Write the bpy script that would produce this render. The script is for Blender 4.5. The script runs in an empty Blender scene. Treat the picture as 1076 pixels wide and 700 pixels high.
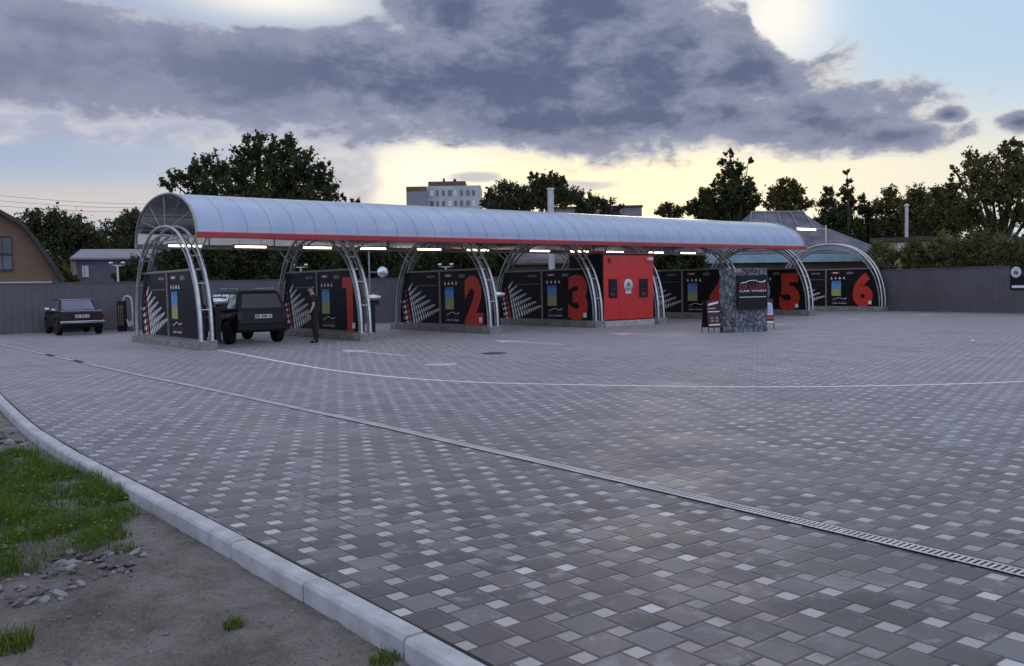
import bpy, bmesh, math, random
import numpy as np
from mathutils import Vector, Matrix, noise as mnoise
R = math.radians
random.seed(7); rng = np.random.default_rng(7)
scene = bpy.context.scene
COL = scene.collection

# ------------------------------------------------------------------ camera
F_PX = 937.871                      # focal length in pixels of the 1076 x 700 photograph
FW = Vector((0.61048147, 0.79038675, -0.05100147))
RT = Vector((0.79074001, -0.61189627, -0.01769714))
UP = Vector((0.0451952, 0.02952513, 0.99854177))
CAM_H = 1.55
RH = Vector((RT.x, RT.y, 0)).normalized()      # horizontal right of the view
FH = Vector((FW.x, FW.y, 0)).normalized()      # horizontal forward
cd = bpy.data.cameras.new('camera'); cam = bpy.data.objects.new('camera', cd); COL.objects.link(cam)
cd.sensor_width = 36.0; cd.lens = F_PX / 1076 * 36; cd.clip_end = 6000; cd.clip_start = 0.05
cam.matrix_world = Matrix(((RT.x, UP.x, -FW.x, 0), (RT.y, UP.y, -FW.y, 0), (RT.z, UP.z, -FW.z, CAM_H), (0, 0, 0, 1)))
scene.camera = cam

def ray(u, v): return FW + RT * ((u - 538) / F_PX) - UP * ((v - 350) / F_PX)
def at(u, v, D): return Vector((0, 0, CAM_H)) + ray(u, v) * D          # a point D metres deep
def ground(u, v, z=0.0):
    d = ray(u, v); return Vector((0, 0, CAM_H)) + d * ((z - CAM_H) / d.z)

# ------------------------------------------------------------------ sky
SUN_AZ, SUN_EL = R(47.0), R(4.5)
w = bpy.data.worlds.new('World'); scene.world = w; w.use_nodes = True
nt = w.node_tree; N = nt.nodes; L = nt.links; N.clear()
def nd(t, **k):
    n = N.new(t)
    for a, b in k.items(): setattr(n, a, b)
    return n
def val(s, x):
    if isinstance(x, (int, float)): s.default_value = x
    elif isinstance(x, tuple): s.default_value = x if len(x) == len(s.default_value) else x + (1,)
    else: L.new(x, s)
def M(op, a, b=0.0, c=None, clamp=False):
    n = nd('ShaderNodeMath', operation=op, use_clamp=clamp); val(n.inputs[0], a); val(n.inputs[1], b)
    if c is not None: val(n.inputs[2], c)
    return n.outputs[0]
def SS(x, lo, hi):
    n = nd('ShaderNodeMapRange', interpolation_type='SMOOTHSTEP'); val(n.inputs[0], x); n.inputs[1].default_value = lo; n.inputs[2].default_value = hi
    return n.outputs[0]
def MIX(f, a, b):
    n = nd('ShaderNodeMix', data_type='RGBA'); val(n.inputs[0], f); val(n.inputs[6], a); val(n.inputs[7], b); return n.outputs[2]
tc = nd('ShaderNodeTexCoord'); sx = nd('ShaderNodeSeparateXYZ'); L.new(tc.outputs['Generated'], sx.inputs[0])
AZ = M('ARCTAN2', sx.outputs[0], sx.outputs[1]); EL = M('ARCSINE', M('MAXIMUM', M('MINIMUM', sx.outputs[2], 1.0), -1.0))
def ae(u, v):
    d = ray(u, v).normalized(); return math.atan2(d.x, d.y), math.asin(d.z)
cv = nd('ShaderNodeCombineXYZ'); val(cv.inputs[0], AZ); val(cv.inputs[1], M('MULTIPLY', EL, 1.9))
def NOISE(scale, detail, rough=.55, off=0.0, dist=0.0):
    n = nd('ShaderNodeTexNoise', noise_dimensions='3D'); n.inputs['Scale'].default_value = scale; n.inputs['Detail'].default_value = detail
    n.inputs['Roughness'].default_value = rough; n.inputs['Distortion'].default_value = dist
    a = nd('ShaderNodeVectorMath', operation='ADD'); L.new(cv.outputs[0], a.inputs[0]); a.inputs[1].default_value = (off, off * 1.7, off * .3)
    L.new(a.outputs[0], n.inputs['Vector']); return M('SUBTRACT', n.outputs['Fac'], 0.5)
n_big = NOISE(5.5, 7, .56, 3.1, .3); n_mid = NOISE(13, 7, .6, 8.3, .35); n_fine = NOISE(34, 6, .6, 1.2, .3)
def blob(u, v, ru, rv, k=0.0):
    a, e = ae(u, v)
    x = M('MULTIPLY', M('SUBTRACT', AZ, a), F_PX / ru); y = M('MULTIPLY', M('SUBTRACT', EL, e), F_PX / rv)
    if k: y = M('ADD', y, M('MULTIPLY', x, k))
    return M('SUBTRACT', 1.0, M('SQRT', M('ADD', M('MULTIPLY', x, x), M('MULTIPLY', y, y))))
def gauss(u, v, ru, rv):
    a, e = ae(u, v)
    x = M('MULTIPLY', M('SUBTRACT', AZ, a), F_PX / ru); y = M('MULTIPLY', M('SUBTRACT', EL, e), F_PX / rv)
    return M('POWER', 2.718, M('MULTIPLY', M('ADD', M('MULTIPLY', x, x), M('MULTIPLY', y, y)), -1.0))
def union(bs):
    r = bs[0]
    for b in bs[1:]:
        n = nd('ShaderNodeMath', operation='SMOOTH_MAX'); val(n.inputs[0], r); val(n.inputs[1], b); n.inputs[2].default_value = .25; r = n.outputs[0]
    return r
sky = nd('ShaderNodeTexSky', sky_type='NISHITA', sun_disc=False, sun_elevation=SUN_EL, sun_rotation=SUN_AZ, altitude=100, air_density=1.0, dust_density=2.0, ozone_density=1.5)
SKY_STRENGTH = 0.10
# clear air: the Nishita sky under a thin high veil that carries the evening colours
veil_lo = (.38, .48, .67); veil_hi = (.48, .67, .87)
veil = MIX(SS(AZ, *(ae(350, 150)[0], ae(900, 60)[0])), veil_lo, veil_hi)
veil = MIX(M('MULTIPLY', gauss(630, 202, 310, 60), 1.25, clamp=True), veil, (1.0, .91, .66))
veil = MIX(M('MULTIPLY', gauss(930, 185, 230, 52), .85), veil, (.93, .88, .73))
veil = MIX(M('MULTIPLY', gauss(60, 214, 210, 24), .7), veil, (.78, .68, .62))
veil = MIX(M('MULTIPLY', gauss(450, 190, 75, 50), .8), veil, (1.3, 1.2, .95))
veil = MIX(M('MULTIPLY', gauss(290, -2, 95, 20), 1.0), veil, (1.05, 1.02, .95))
veil = MIX(M('MULTIPLY', gauss(818, 12, 48, 52), 1.0), veil, (1.05, 1.0, .92))
upper = SS(EL, .36, .75)
back = SS(M('MULTIPLY', M('ADD', M('MULTIPLY', sx.outputs[0], FH.x), M('MULTIPLY', sx.outputs[1], FH.y)), -1.0), -.35, .5)
veil = MIX(back, veil, (.88, 1.0, 1.34))
veil = MIX(upper, veil, (1.04, 1.12, 1.42))
nsc = nd('ShaderNodeVectorMath', operation='SCALE'); L.new(sky.outputs[0], nsc.inputs[0]); nsc.inputs['Scale'].default_value = 1.0
inv = nd('ShaderNodeVectorMath', operation='SCALE'); L.new(veil, inv.inputs[0]); inv.inputs['Scale'].default_value = 1 / SKY_STRENGTH
clear = MIX(.92, nsc.outputs[0], inv.outputs[0])
# pale cloud bank low on the left, with a cumulus head against the glow
def at_strength(c): return tuple(x / SKY_STRENGTH for x in c)
pale = union([blob(110, 122, 330, 34), blob(362, 185, 44, 58), blob(335, 165, 60, 40), blob(20, 110, 200, 44), blob(590, 196, 70, 7), blob(500, 186, 40, 9), blob(290, 150, 60, 26)])
pale_d = M('ADD', pale, M('ADD', M('MULTIPLY', n_mid, .95), M('MULTIPLY', n_fine, .35)))
pale_m = M('MULTIPLY', SS(pale_d, .0, .45), .75)
pale_c = MIX(SS(M('ADD', n_mid, M('MULTIPLY', n_fine, .6)), -.18, .2), at_strength((.43, .44, .56)), at_strength((.70, .67, .69)))
c1 = MIX(pale_m, clear, pale_c)
# the long dark cloud
dark = union([blob(520, 84, 380, 80, .05), blob(690, 80, 185, 88), blob(872, 127, 128, 40, .30), blob(640, 126, 370, 36, .03), blob(778, 74, 88, 60), blob(250, 80, 340, 48, -.06), blob(20, 60, 240, 50), blob(60, 30, 150, 30),
              blob(938, 142, 84, 18, .2), blob(1070, 129, 24, 14), blob(998, 120, 20, 12), blob(600, 14, 180, 66), blob(480, 6, 100, 60)])
cut = M('MAXIMUM', M('MULTIPLY', blob(278, -6, 125, 34), 1.6), M('MULTIPLY', blob(836, 2, 48, 62), 1.5))
cut = M('MAXIMUM', cut, 0.0)
over = M('MULTIPLY', SS(EL, .33, .5), M('ADD', .30, M('MULTIPLY', n_big, 1.6)))
dk = M('ADD', M('MAXIMUM', dark, -1.0), M('ADD', M('MULTIPLY', n_big, .95), M('ADD', M('MULTIPLY', n_mid, .52), M('MULTIPLY', n_fine, .36))))
dk = M('MAXIMUM', M('SUBTRACT', dk, cut), over)
dk_m = SS(dk, .0, .22)
thick = M('ADD', dk, M('ADD', M('MULTIPLY', n_mid, .85), M('MULTIPLY', n_fine, .5)))
lit = MIX(SS(AZ, ae(300, 100)[0], ae(760, 100)[0]), at_strength((.50, .51, .60)), at_strength((.70, .68, .65)))
rmp = MIX(SS(thick, .02, .40), lit, at_strength((.27, .295, .41)))
core = MIX(SS(AZ, ae(60, 100)[0], ae(460, 100)[0]), at_strength((.195, .215, .32)), at_strength((.105, .130, .230)))
rmp = MIX(SS(thick, .36, 1.0), rmp, core)
c2 = MIX(M('MULTIPLY', dk_m, .97), c1, MIX(upper, rmp, at_strength((.76, .82, 1.02))))
# below the horizon: plain dark
c3 = MIX(SS(EL, -.02, -.05), c2, at_strength((.08, .08, .08)))
c3 = MIX(M('LESS_THAN', EL, -.03), c2, at_strength((.10, .10, .11)))
bg = nd('ShaderNodeBackground'); L.new(c3, bg.inputs[0]); bg.inputs[1].default_value = SKY_STRENGTH
wo = nd('ShaderNodeOutputWorld'); L.new(bg.outputs[0], wo.inputs[0])

# the sun is behind the cloud, low over the canopy
sd = bpy.data.lights.new('sun', 'SUN'); sd.energy = 0.35; sd.angle = R(14); sd.color = (1, .86, .66)
so = bpy.data.objects.new('sun', sd); COL.objects.link(so)
sdir = Vector((math.sin(SUN_AZ) * math.cos(SUN_EL), math.cos(SUN_AZ) * math.cos(SUN_EL), math.sin(SUN_EL)))
so.rotation_euler = (-sdir).to_track_quat('-Z', 'Y').to_euler()
so.location = sdir * 100
vs = scene.view_settings; vs.view_transform = 'Standard'; vs.look = 'None'; vs.exposure = 0.0; vs.gamma = 1.0; vs.use_curve_mapping = False
scene.cycles.max_bounces = 8; scene.cycles.transparent_max_bounces = 12

# ------------------------------------------------------------------ helpers
def tag(o, label=None, cat=None, group=None, kind=None):
    if label: o['label'] = label
    if cat: o['category'] = cat
    if group: o['group'] = group
    if kind: o['kind'] = kind
    return o
def empty(name, loc=(0, 0, 0), rz=0.0):
    o = bpy.data.objects.new(name, None); COL.objects.link(o); o.location = loc; o.rotation_euler = (0, 0, rz); o.empty_display_size = .2
    return o
def copy_tree(o, parent=None):
    c = o.copy(); COL.objects.link(c); c.parent = parent
    for ch in list(o.children): copy_tree(ch, c)
    return c

class MB:
    def __init__(s): s.v = []; s.f = []; s.sm = []; s.mi = []; s.m = 0
    def add(s, vs, fs, smooth=False):
        b = len(s.v); s.v += [tuple(x) for x in vs]
        for f in fs: s.f.append(tuple(b + i for i in f)); s.sm.append(smooth); s.mi.append(s.m)
    def box(s, c, d, rz=0.0, rot=None):
        x, y, z = d[0] / 2, d[1] / 2, d[2] / 2
        P = [Vector(q) for q in ((-x, -y, -z), (x, -y, -z), (x, y, -z), (-x, y, -z), (-x, -y, z), (x, -y, z), (x, y, z), (-x, y, z))]
        m = rot if rot is not None else Matrix.Rotation(rz, 3, 'Z')
        s.add([m @ p + Vector(c) for p in P], [(0, 3, 2, 1), (4, 5, 6, 7), (0, 1, 5, 4), (1, 2, 6, 5), (2, 3, 7, 6), (3, 0, 4, 7)]); return s
    def span(s, a, b): 
        a, b = Vector(a), Vector(b); return s.box((a + b) / 2, [abs(x) for x in (b - a)])
    def tube(s, pts, r, seg=10, cap=True):
        P = [Vector(p) for p in pts]; n = len(P); rs = r if isinstance(r, (list, tuple)) else [r] * n
        vs = []; up = None
        for i in range(n):
            t = (P[min(i + 1, n - 1)] - P[max(i - 1, 0)]).normalized()
            if up is None:
                up = Vector((0, 0, 1)) if abs(t.z) < .9 else Vector((1, 0, 0))
            a = t.cross(up).normalized(); b = a.cross(t).normalized(); up = b
            for k in range(seg):
                q = 2 * math.pi * k / seg; vs.append(P[i] + (a * math.cos(q) + b * math.sin(q)) * rs[i])
        fs = [(i * seg + k, i * seg + (k + 1) % seg, (i + 1) * seg + (k + 1) % seg, (i + 1) * seg + k) for i in range(n - 1) for k in range(seg)]
        s.add(vs, fs, True)
        if cap:
            s.add(vs[:seg], [tuple(range(seg))[::-1]][:1]); s.add(vs[-seg:], [tuple(range(seg))])
        return s
    def prism(s, poly, fr, t):
        # poly: 2-D points; fr(a, b, d) -> 3-D; thickness t along d
        n = len(poly); A = [fr(a, b, 0) for a, b in poly]; B = [fr(a, b, t) for a, b in poly]
        s.add(A + B, [tuple(range(n))[::-1], tuple(range(n, 2 * n))] + [(i, (i + 1) % n, n + (i + 1) % n, n + i) for i in range(n)]); return s
    def lathe(s, prof, c=(0, 0, 0), axis='Z', seg=24, smooth=True):
        vs = []
        for r, h in prof:
            for k in range(seg):
                q = 2 * math.pi * k / seg; a, b = r * math.cos(q), r * math.sin(q)
                p = (a, b, h) if axis == 'Z' else ((h, a, b) if axis == 'X' else (b, h, a))
                vs.append(Vector(p) + Vector(c))
        n = len(prof)
        s.add(vs, [(i * seg + k, i * seg + (k + 1) % seg, (i + 1) * seg + (k + 1) % seg, (i + 1) * seg + k) for i in range(n - 1) for k in range(seg)], smooth)
        if prof[0][0] > 1e-4: s.add(vs[:seg], [tuple(range(seg))[::-1]])
        if prof[-1][0] > 1e-4: s.add(vs[-seg:], [tuple(range(seg))])
        return s
    def mesh(s, me, mat):
        s.add([mat @ v.co for v in me.vertices], [tuple(p.vertices) for p in me.polygons]); return s
    def build(s, name, mats, parent=None, bevel=0.0, seg=2):
        me = bpy.data.meshes.new(name); me.from_pydata([tuple(v) for v in s.v], [], s.f)
        for m in (mats if isinstance(mats, (list, tuple)) else [mats]): me.materials.append(m)
        me.polygons.foreach_set('use_smooth', s.sm); me.polygons.foreach_set('material_index', s.mi)
        bm = bmesh.new(); bm.from_mesh(me)
        bmesh.ops.recalc_face_normals(bm, faces=bm.faces)
        if bevel:
            es = [e for e in bm.edges if len(e.link_faces) == 2 and e.calc_face_angle(0) > .6]
            bmesh.ops.bevel(bm, geom=es, offset=bevel, segments=seg, affect='EDGES', profile=.6, clamp_overlap=True)
        bm.to_mesh(me); bm.free(); me.update()
        o = bpy.data.objects.new(name, me); COL.objects.link(o); o.parent = parent
        return o

# ------------------------------------------------------------------ materials
class NT:
    def __init__(s, name):
        s.m = bpy.data.materials.new(name); s.m.use_nodes = True; s.t = s.m.node_tree; s.b = s.t.nodes['Principled BSDF']; s.o = s.t.nodes['Material Output']
    def n(s, t, **k):
        x = s.t.nodes.new(t)
        for a, b in k.items(): setattr(x, a, b)
        return x
    def l(s, a, b): s.t.links.new(a, b)
    def set(s, sock, x):
        if isinstance(x, (int, float)): sock.default_value = x
        elif isinstance(x, tuple): sock.default_value = x if len(x) == len(sock.default_value) else x + (1,)
        else: s.l(x, sock)
    def math(s, op, a, b=0.0, c=None, clamp=False):
        x = s.n('ShaderNodeMath', operation=op, use_clamp=clamp); s.set(x.inputs[0], a); s.set(x.inputs[1], b)
        if c is not None: s.set(x.inputs[2], c)
        return x.outputs[0]
    def mix(s, f, a, b):
        x = s.n('ShaderNodeMix', data_type='RGBA'); s.set(x.inputs[0], f); s.set(x.inputs[6], a); s.set(x.inputs[7], b); return x.outputs[2]
    def noise(s, scale, detail=5, rough=.6, vec=None, obj=True):
        x = s.n('ShaderNodeTexNoise'); x.inputs['Scale'].default_value = scale; x.inputs['Detail'].default_value = detail; x.inputs['Roughness'].default_value = rough
        if vec is None: vec = s.n('ShaderNodeTexCoord').outputs['Object']
        s.l(vec, x.inputs['Vector']); return x.outputs['Fac']
    def ss(s, x, lo, hi, a=0.0, b=1.0):
        n = s.n('ShaderNodeMapRange', interpolation_type='SMOOTHSTEP'); s.set(n.inputs[0], x); n.inputs[1].default_value = lo; n.inputs[2].default_value = hi; n.inputs[3].default_value = a; n.inputs[4].default_value = b; return n.outputs[0]
    def bump(s, h, strength=.3, dist=.02):
        n = s.n('ShaderNodeBump'); n.inputs['Strength'].default_value = strength; n.inputs['Distance'].default_value = dist; s.l(h, n.inputs['Height']); s.l(n.outputs[0], s.b.inputs['Normal'])
def mat(name, c, rough=.6, metal=0.0, var=.2, scale=6.0, bump=0.0, bscale=None, emit=None, es=0.0, spec=None, c2=None):
    t = NT(name); b = t.b
    fac = t.ss(t.noise(scale), .3, .7)
    lo = c2 if c2 else tuple(x * (1 - var) for x in c); hi = tuple(min(1, x * (1 + var)) for x in c) if not c2 else c
    t.l(t.mix(fac, lo, hi), b.inputs['Base Color'])
    b.inputs['Roughness'].default_value = rough; b.inputs['Metallic'].default_value = metal
    if spec is not None: b.inputs['Specular IOR Level'].default_value = spec
    if bump: t.bump(t.noise(bscale or scale * 6), bump, .01)
    if emit: b.inputs['Emission Color'].default_value = emit + (1,); b.inputs['Emission Strength'].default_value = es
    return t.m

MT = {}
MT['steel'] = mat('galvanised_steel', (.52, .53, .54), .36, .85, .15, 9)
MT['dull_steel'] = mat('weathered_steel', (.30, .31, .33), .5, .6, .2, 7)
MT['concrete'] = mat('plinth_concrete', (.22, .215, .21), .85, 0, .3, 5, .4, 60)
MT['kerb'] = mat('kerb_concrete', (.48, .485, .51), .78, 0, .2, 4.5, .5, 110, c2=(.34, .34, .355))
MT['black_panel'] = mat('black_glossy_panel', (.012, .010, .014), .42, 0, .2, 3, spec=.18)
MT['red_print'] = mat('red_print', (.55, .040, .022), .4, 0, .08, 4)
MT['dark_red'] = mat('dark_red_print', (.13, .014, .016), .4, 0, .15, 4)
MT['white_print'] = mat('white_print', (.74, .74, .76), .45, 0, .06, 6)
MT['grey_print'] = mat('grey_print', (.22, .22, .235), .5, 0, .1, 6)
MT['red_gutter'] = mat('red_painted_gutter', (.36, .022, .028), .35, 0, .12, 2)
MT['red_cabin'] = mat('red_cabin_panel', (.55, .022, .022), .38, 0, .10, 1.2)
MT['black'] = mat('black_plastic', (.011, .011, .013), .5, 0, .2, 8, spec=.25)
MT['rubber'] = mat('tyre_rubber', (.012, .012, .012), .8, 0, .2, 30)
MT['glass_dark'] = mat('dark_car_glass', (.02, .024, .034), .07, 0, .1, 2)
MT['rail'] = mat('brown_grey_profile', (.24, .21, .205), .45, .3, .12, 6)
MT['tube_lamp'] = mat('lit_tube', (.9, .85, .75), .4, emit=(1.0, .80, .52), es=8.0)
MT['fence'] = mat('dark_grey_sheet', (.105, .10, .118), .45, .1, .10, 1.5)
MT['fence_r'] = mat('graphite_sheet', (.115, .105, .122), .45, .1, .12, 1.2)
MT['white_paint'] = mat('white_road_paint', (.60, .60, .61), .7, 0, .3, 9, c2=(.36, .355, .36))
MT['line_paint'] = mat('white_line_paint', (.78, .78, .78), .7, 0, .1, 5)
MT['plate'] = mat('number_plate_white', (.55, .55, .56), .4, 0, .05, 8)
MT['chrome'] = mat('chrome', (.6, .6, .62), .16, 1, .05, 4)
MT['suv'] = mat('dark_graphite_car_paint', (.009, .0085, .011), .42, 0, .15, 3, spec=.28)
MT['lada'] = mat('black_car_paint', (.006, .005, .008), .4, 0, .15, 3, spec=.3)
MT['tail'] = mat('red_tail_lens', (.05, .006, .006), .25, 0, .1, 8)
MT['lens'] = mat('clear_lens', (.5, .5, .5), .12, 0, .1, 8)
MT['skin'] = mat('skin', (.42, .25, .18), .55, 0, .08, 12)
MT['cloth'] = mat('black_cotton', (.014, .014, .018), .9, 0, .3, 14, .3, 60)
MT['denim'] = mat('black_trouser_cloth', (.012, .012, .016), .9, 0, .3, 14, .3, 60)
MT['hair'] = mat('short_fair_hair', (.13, .085, .05), .75, 0, .3, 40)
MT['board_maroon'] = mat('maroon_print', (.05, .007, .014), .5, 0, .15, 5)
MT['board_blue'] = mat('pale_blue_print', (.45, .56, .72), .45, 0, .12, 9)
MT['slate'] = mat('slate_roof_sheet', (.115, .115, .145), .85, 0, .4, .9, .4, 9)
MT['teal'] = mat('pale_teal_board', (.24, .38, .46), .6, 0, .12, 2)
MT['house_dark'] = mat('dark_blue_grey_render', (.12, .125, .165), .85, 0, .12, 1)
MT['roof_pale'] = mat('pale_grey_roof_sheet', (.20, .20, .24), .7, 0, .1, 1)
MT['beige'] = mat('beige_render', (.33, .28, .22), .85, 0, .15, 1)
MT['win_white'] = mat('white_window_frame', (.6, .62, .66), .5, 0, .05, 2)
MT['yellow'] = mat('ochre_render', (.34, .30, .15), .85, 0, .2, 1)
MT['dark_roof'] = mat('dark_felt_roof', (.05, .045, .045), .85, 0, .2, 1)
MT['brown_wall'] = mat('brown_boarding', (.085, .06, .055), .85, 0, .25, 1)
MT['tan'] = mat('tan_trim', (.20, .145, .115), .8, 0, .15, 2)
MT['bldg_white'] = mat('pale_panel_block', (.40, .42, .43), .85, 0, .12, .15)
MT['bldg_brown'] = mat('brown_brick_block', (.12, .075, .06), .85, 0, .2, .2)
MT['win_far'] = mat('far_window_glass', (.09, .11, .14), .3, 0, .5, .4)
MT['flue'] = mat('pale_flue_metal', (.50, .50, .50), .5, .3, .1, 3)
MT['bark'] = mat('bark', (.055, .045, .036), .9, 0, .3, 5, .4, 30)
MT['cable'] = mat('cable_black', (.02, .02, .02), .7)
MT['hole'] = mat('dark_gap_and_step_shade', (.012, .012, .013), .9)
MT['grate'] = mat('galvanised_grating', (.58, .57, .58), .6, .15, .3, 2.2, c2=(.42, .41, .41))
MT['iron'] = mat('cast_iron', (.05, .048, .05), .6, .3, .3, 20)
MT['stone_bit'] = mat('rubble_grey', (.15, .145, .15), .9, 0, .4, 14, .5, 60)
MT['stone_bit2'] = mat('rubble_pale', (.27, .265, .275), .9, 0, .3, 14, .5, 60)
MT['stone_dark'] = mat('rubble_dark', (.09, .085, .085), .9, 0, .4, 14, .5, 60)
MT['litter'] = mat('white_litter', (.7, .7, .7), .6, 0, .05, 9)
MT['mirror'] = mat('mirror_glass', (.62, .74, .84), .12, .7, .25, 7)

MT['sign_red'] = mat('sign_red', (.24, .02, .025), .45)
def brick_mat():
    t = NT('orange_brown_brick'); tc = t.n('ShaderNodeTexCoord'); mp = t.n('ShaderNodeMapping'); mp.inputs['Rotation'].default_value = (R(90), 0, 0); t.l(tc.outputs['Object'], mp.inputs[0])
    br = t.n('ShaderNodeTexBrick'); t.l(mp.outputs[0], br.inputs[0]); br.inputs['Scale'].default_value = 1.0
    br.inputs['Color1'].default_value = (.20, .105, .058, 1); br.inputs['Color2'].default_value = (.15, .082, .048, 1); br.inputs['Mortar'].default_value = (.17, .14, .115, 1)
    br.inputs['Brick Width'].default_value = .26; br.inputs['Row Height'].default_value = .085; br.inputs['Mortar Size'].default_value = .012
    t.l(br.outputs[0], t.b.inputs['Base Color']); t.b.inputs['Roughness'].default_value = .9; return t.m
MT['brick'] = brick_mat()

MT['glass_rear'] = mat('sky_reflecting_rear_glass', (.13, .14, .20), .12, .75, .2, 3)
MT['seam'] = mat('blue_grey_seam', (.20, .25, .34), .5, .1, .1, 3)
MT['glass_side'] = mat('reflecting_side_glass', (.85, .83, .80), .10, 1.0, .2, 3)
def poly_mat():
    t = NT('polycarbonate_sheet'); N_ = t.t.nodes; N_.remove(t.b)
    nz = t.noise(1.1, 6); col = t.mix(t.ss(nz, .3, .7), (.30, .50, .88), (.44, .63, .95))
    gg = t.n('ShaderNodeNewGeometry'); col = t.mix(gg.outputs['Backfacing'], col, (.80, .77, .72))
    d = t.n('ShaderNodeBsdfDiffuse'); t.l(col, d.inputs[0]); tr = t.n('ShaderNodeBsdfTranslucent'); tr.inputs[0].default_value = (.97, .95, .91, 1)
    g = t.n('ShaderNodeBsdfGlossy'); g.inputs[0].default_value = (.9, .93, .97, 1); g.inputs['Roughness'].default_value = .22
    m1 = t.n('ShaderNodeMixShader'); m1.inputs[0].default_value = .52; t.l(d.outputs[0], m1.inputs[1]); t.l(tr.outputs[0], m1.inputs[2])
    fr = t.n('ShaderNodeFresnel'); fr.inputs[0].default_value = 2.15
    m2 = t.n('ShaderNodeMixShader'); t.l(t.math('MULTIPLY', fr.outputs[0], 1.1, clamp=True), m2.inputs[0]); t.l(m1.outputs[0], m2.inputs[1]); t.l(g.outputs[0], m2.inputs[2])
    t.l(m2.outputs[0], t.o.inputs[0]); return t.m
MT['poly'] = poly_mat()

def leaf_mat(name, c, trans=.3):
    t = NT(name); N_ = t.t.nodes; N_.remove(t.b)
    a = t.n('ShaderNodeAttribute', attribute_name='tint'); k = a.outputs['Fac']
    col = t.mix(k, tuple(x * .55 for x in c), (c[0] * 1.6, c[1] * 1.5, c[2] * 1.2))
    if name == 'grass_blades': col = t.mix(t.ss(k, .80, .97), col, (.19, .16, .075))
    d = t.n('ShaderNodeBsdfDiffuse'); t.l(col, d.inputs[0]); tr = t.n('ShaderNodeBsdfTranslucent'); t.l(col, tr.inputs[0])
    m = t.n('ShaderNodeMixShader'); m.inputs[0].default_value = trans; t.l(d.outputs[0], m.inputs[1]); t.l(tr.outputs[0], m.inputs[2]); t.l(m.outputs[0], t.o.inputs[0]); return t.m
MT['leaf'] = leaf_mat('dark_foliage', (.058, .074, .038))
MT['leaf_far'] = leaf_mat('far_foliage', (.068, .080, .050))
MT['leaf_olive'] = leaf_mat('olive_foliage', (.115, .110, .055))
MT['leaf_shrub'] = leaf_mat('shrub_foliage', (.14, .16, .085))
MT['grass'] = leaf_mat('grass_blades', (.088, .155, .028), .35)
MT['weed'] = leaf_mat('weed_leaves', (.095, .16, .045), .3)

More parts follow.
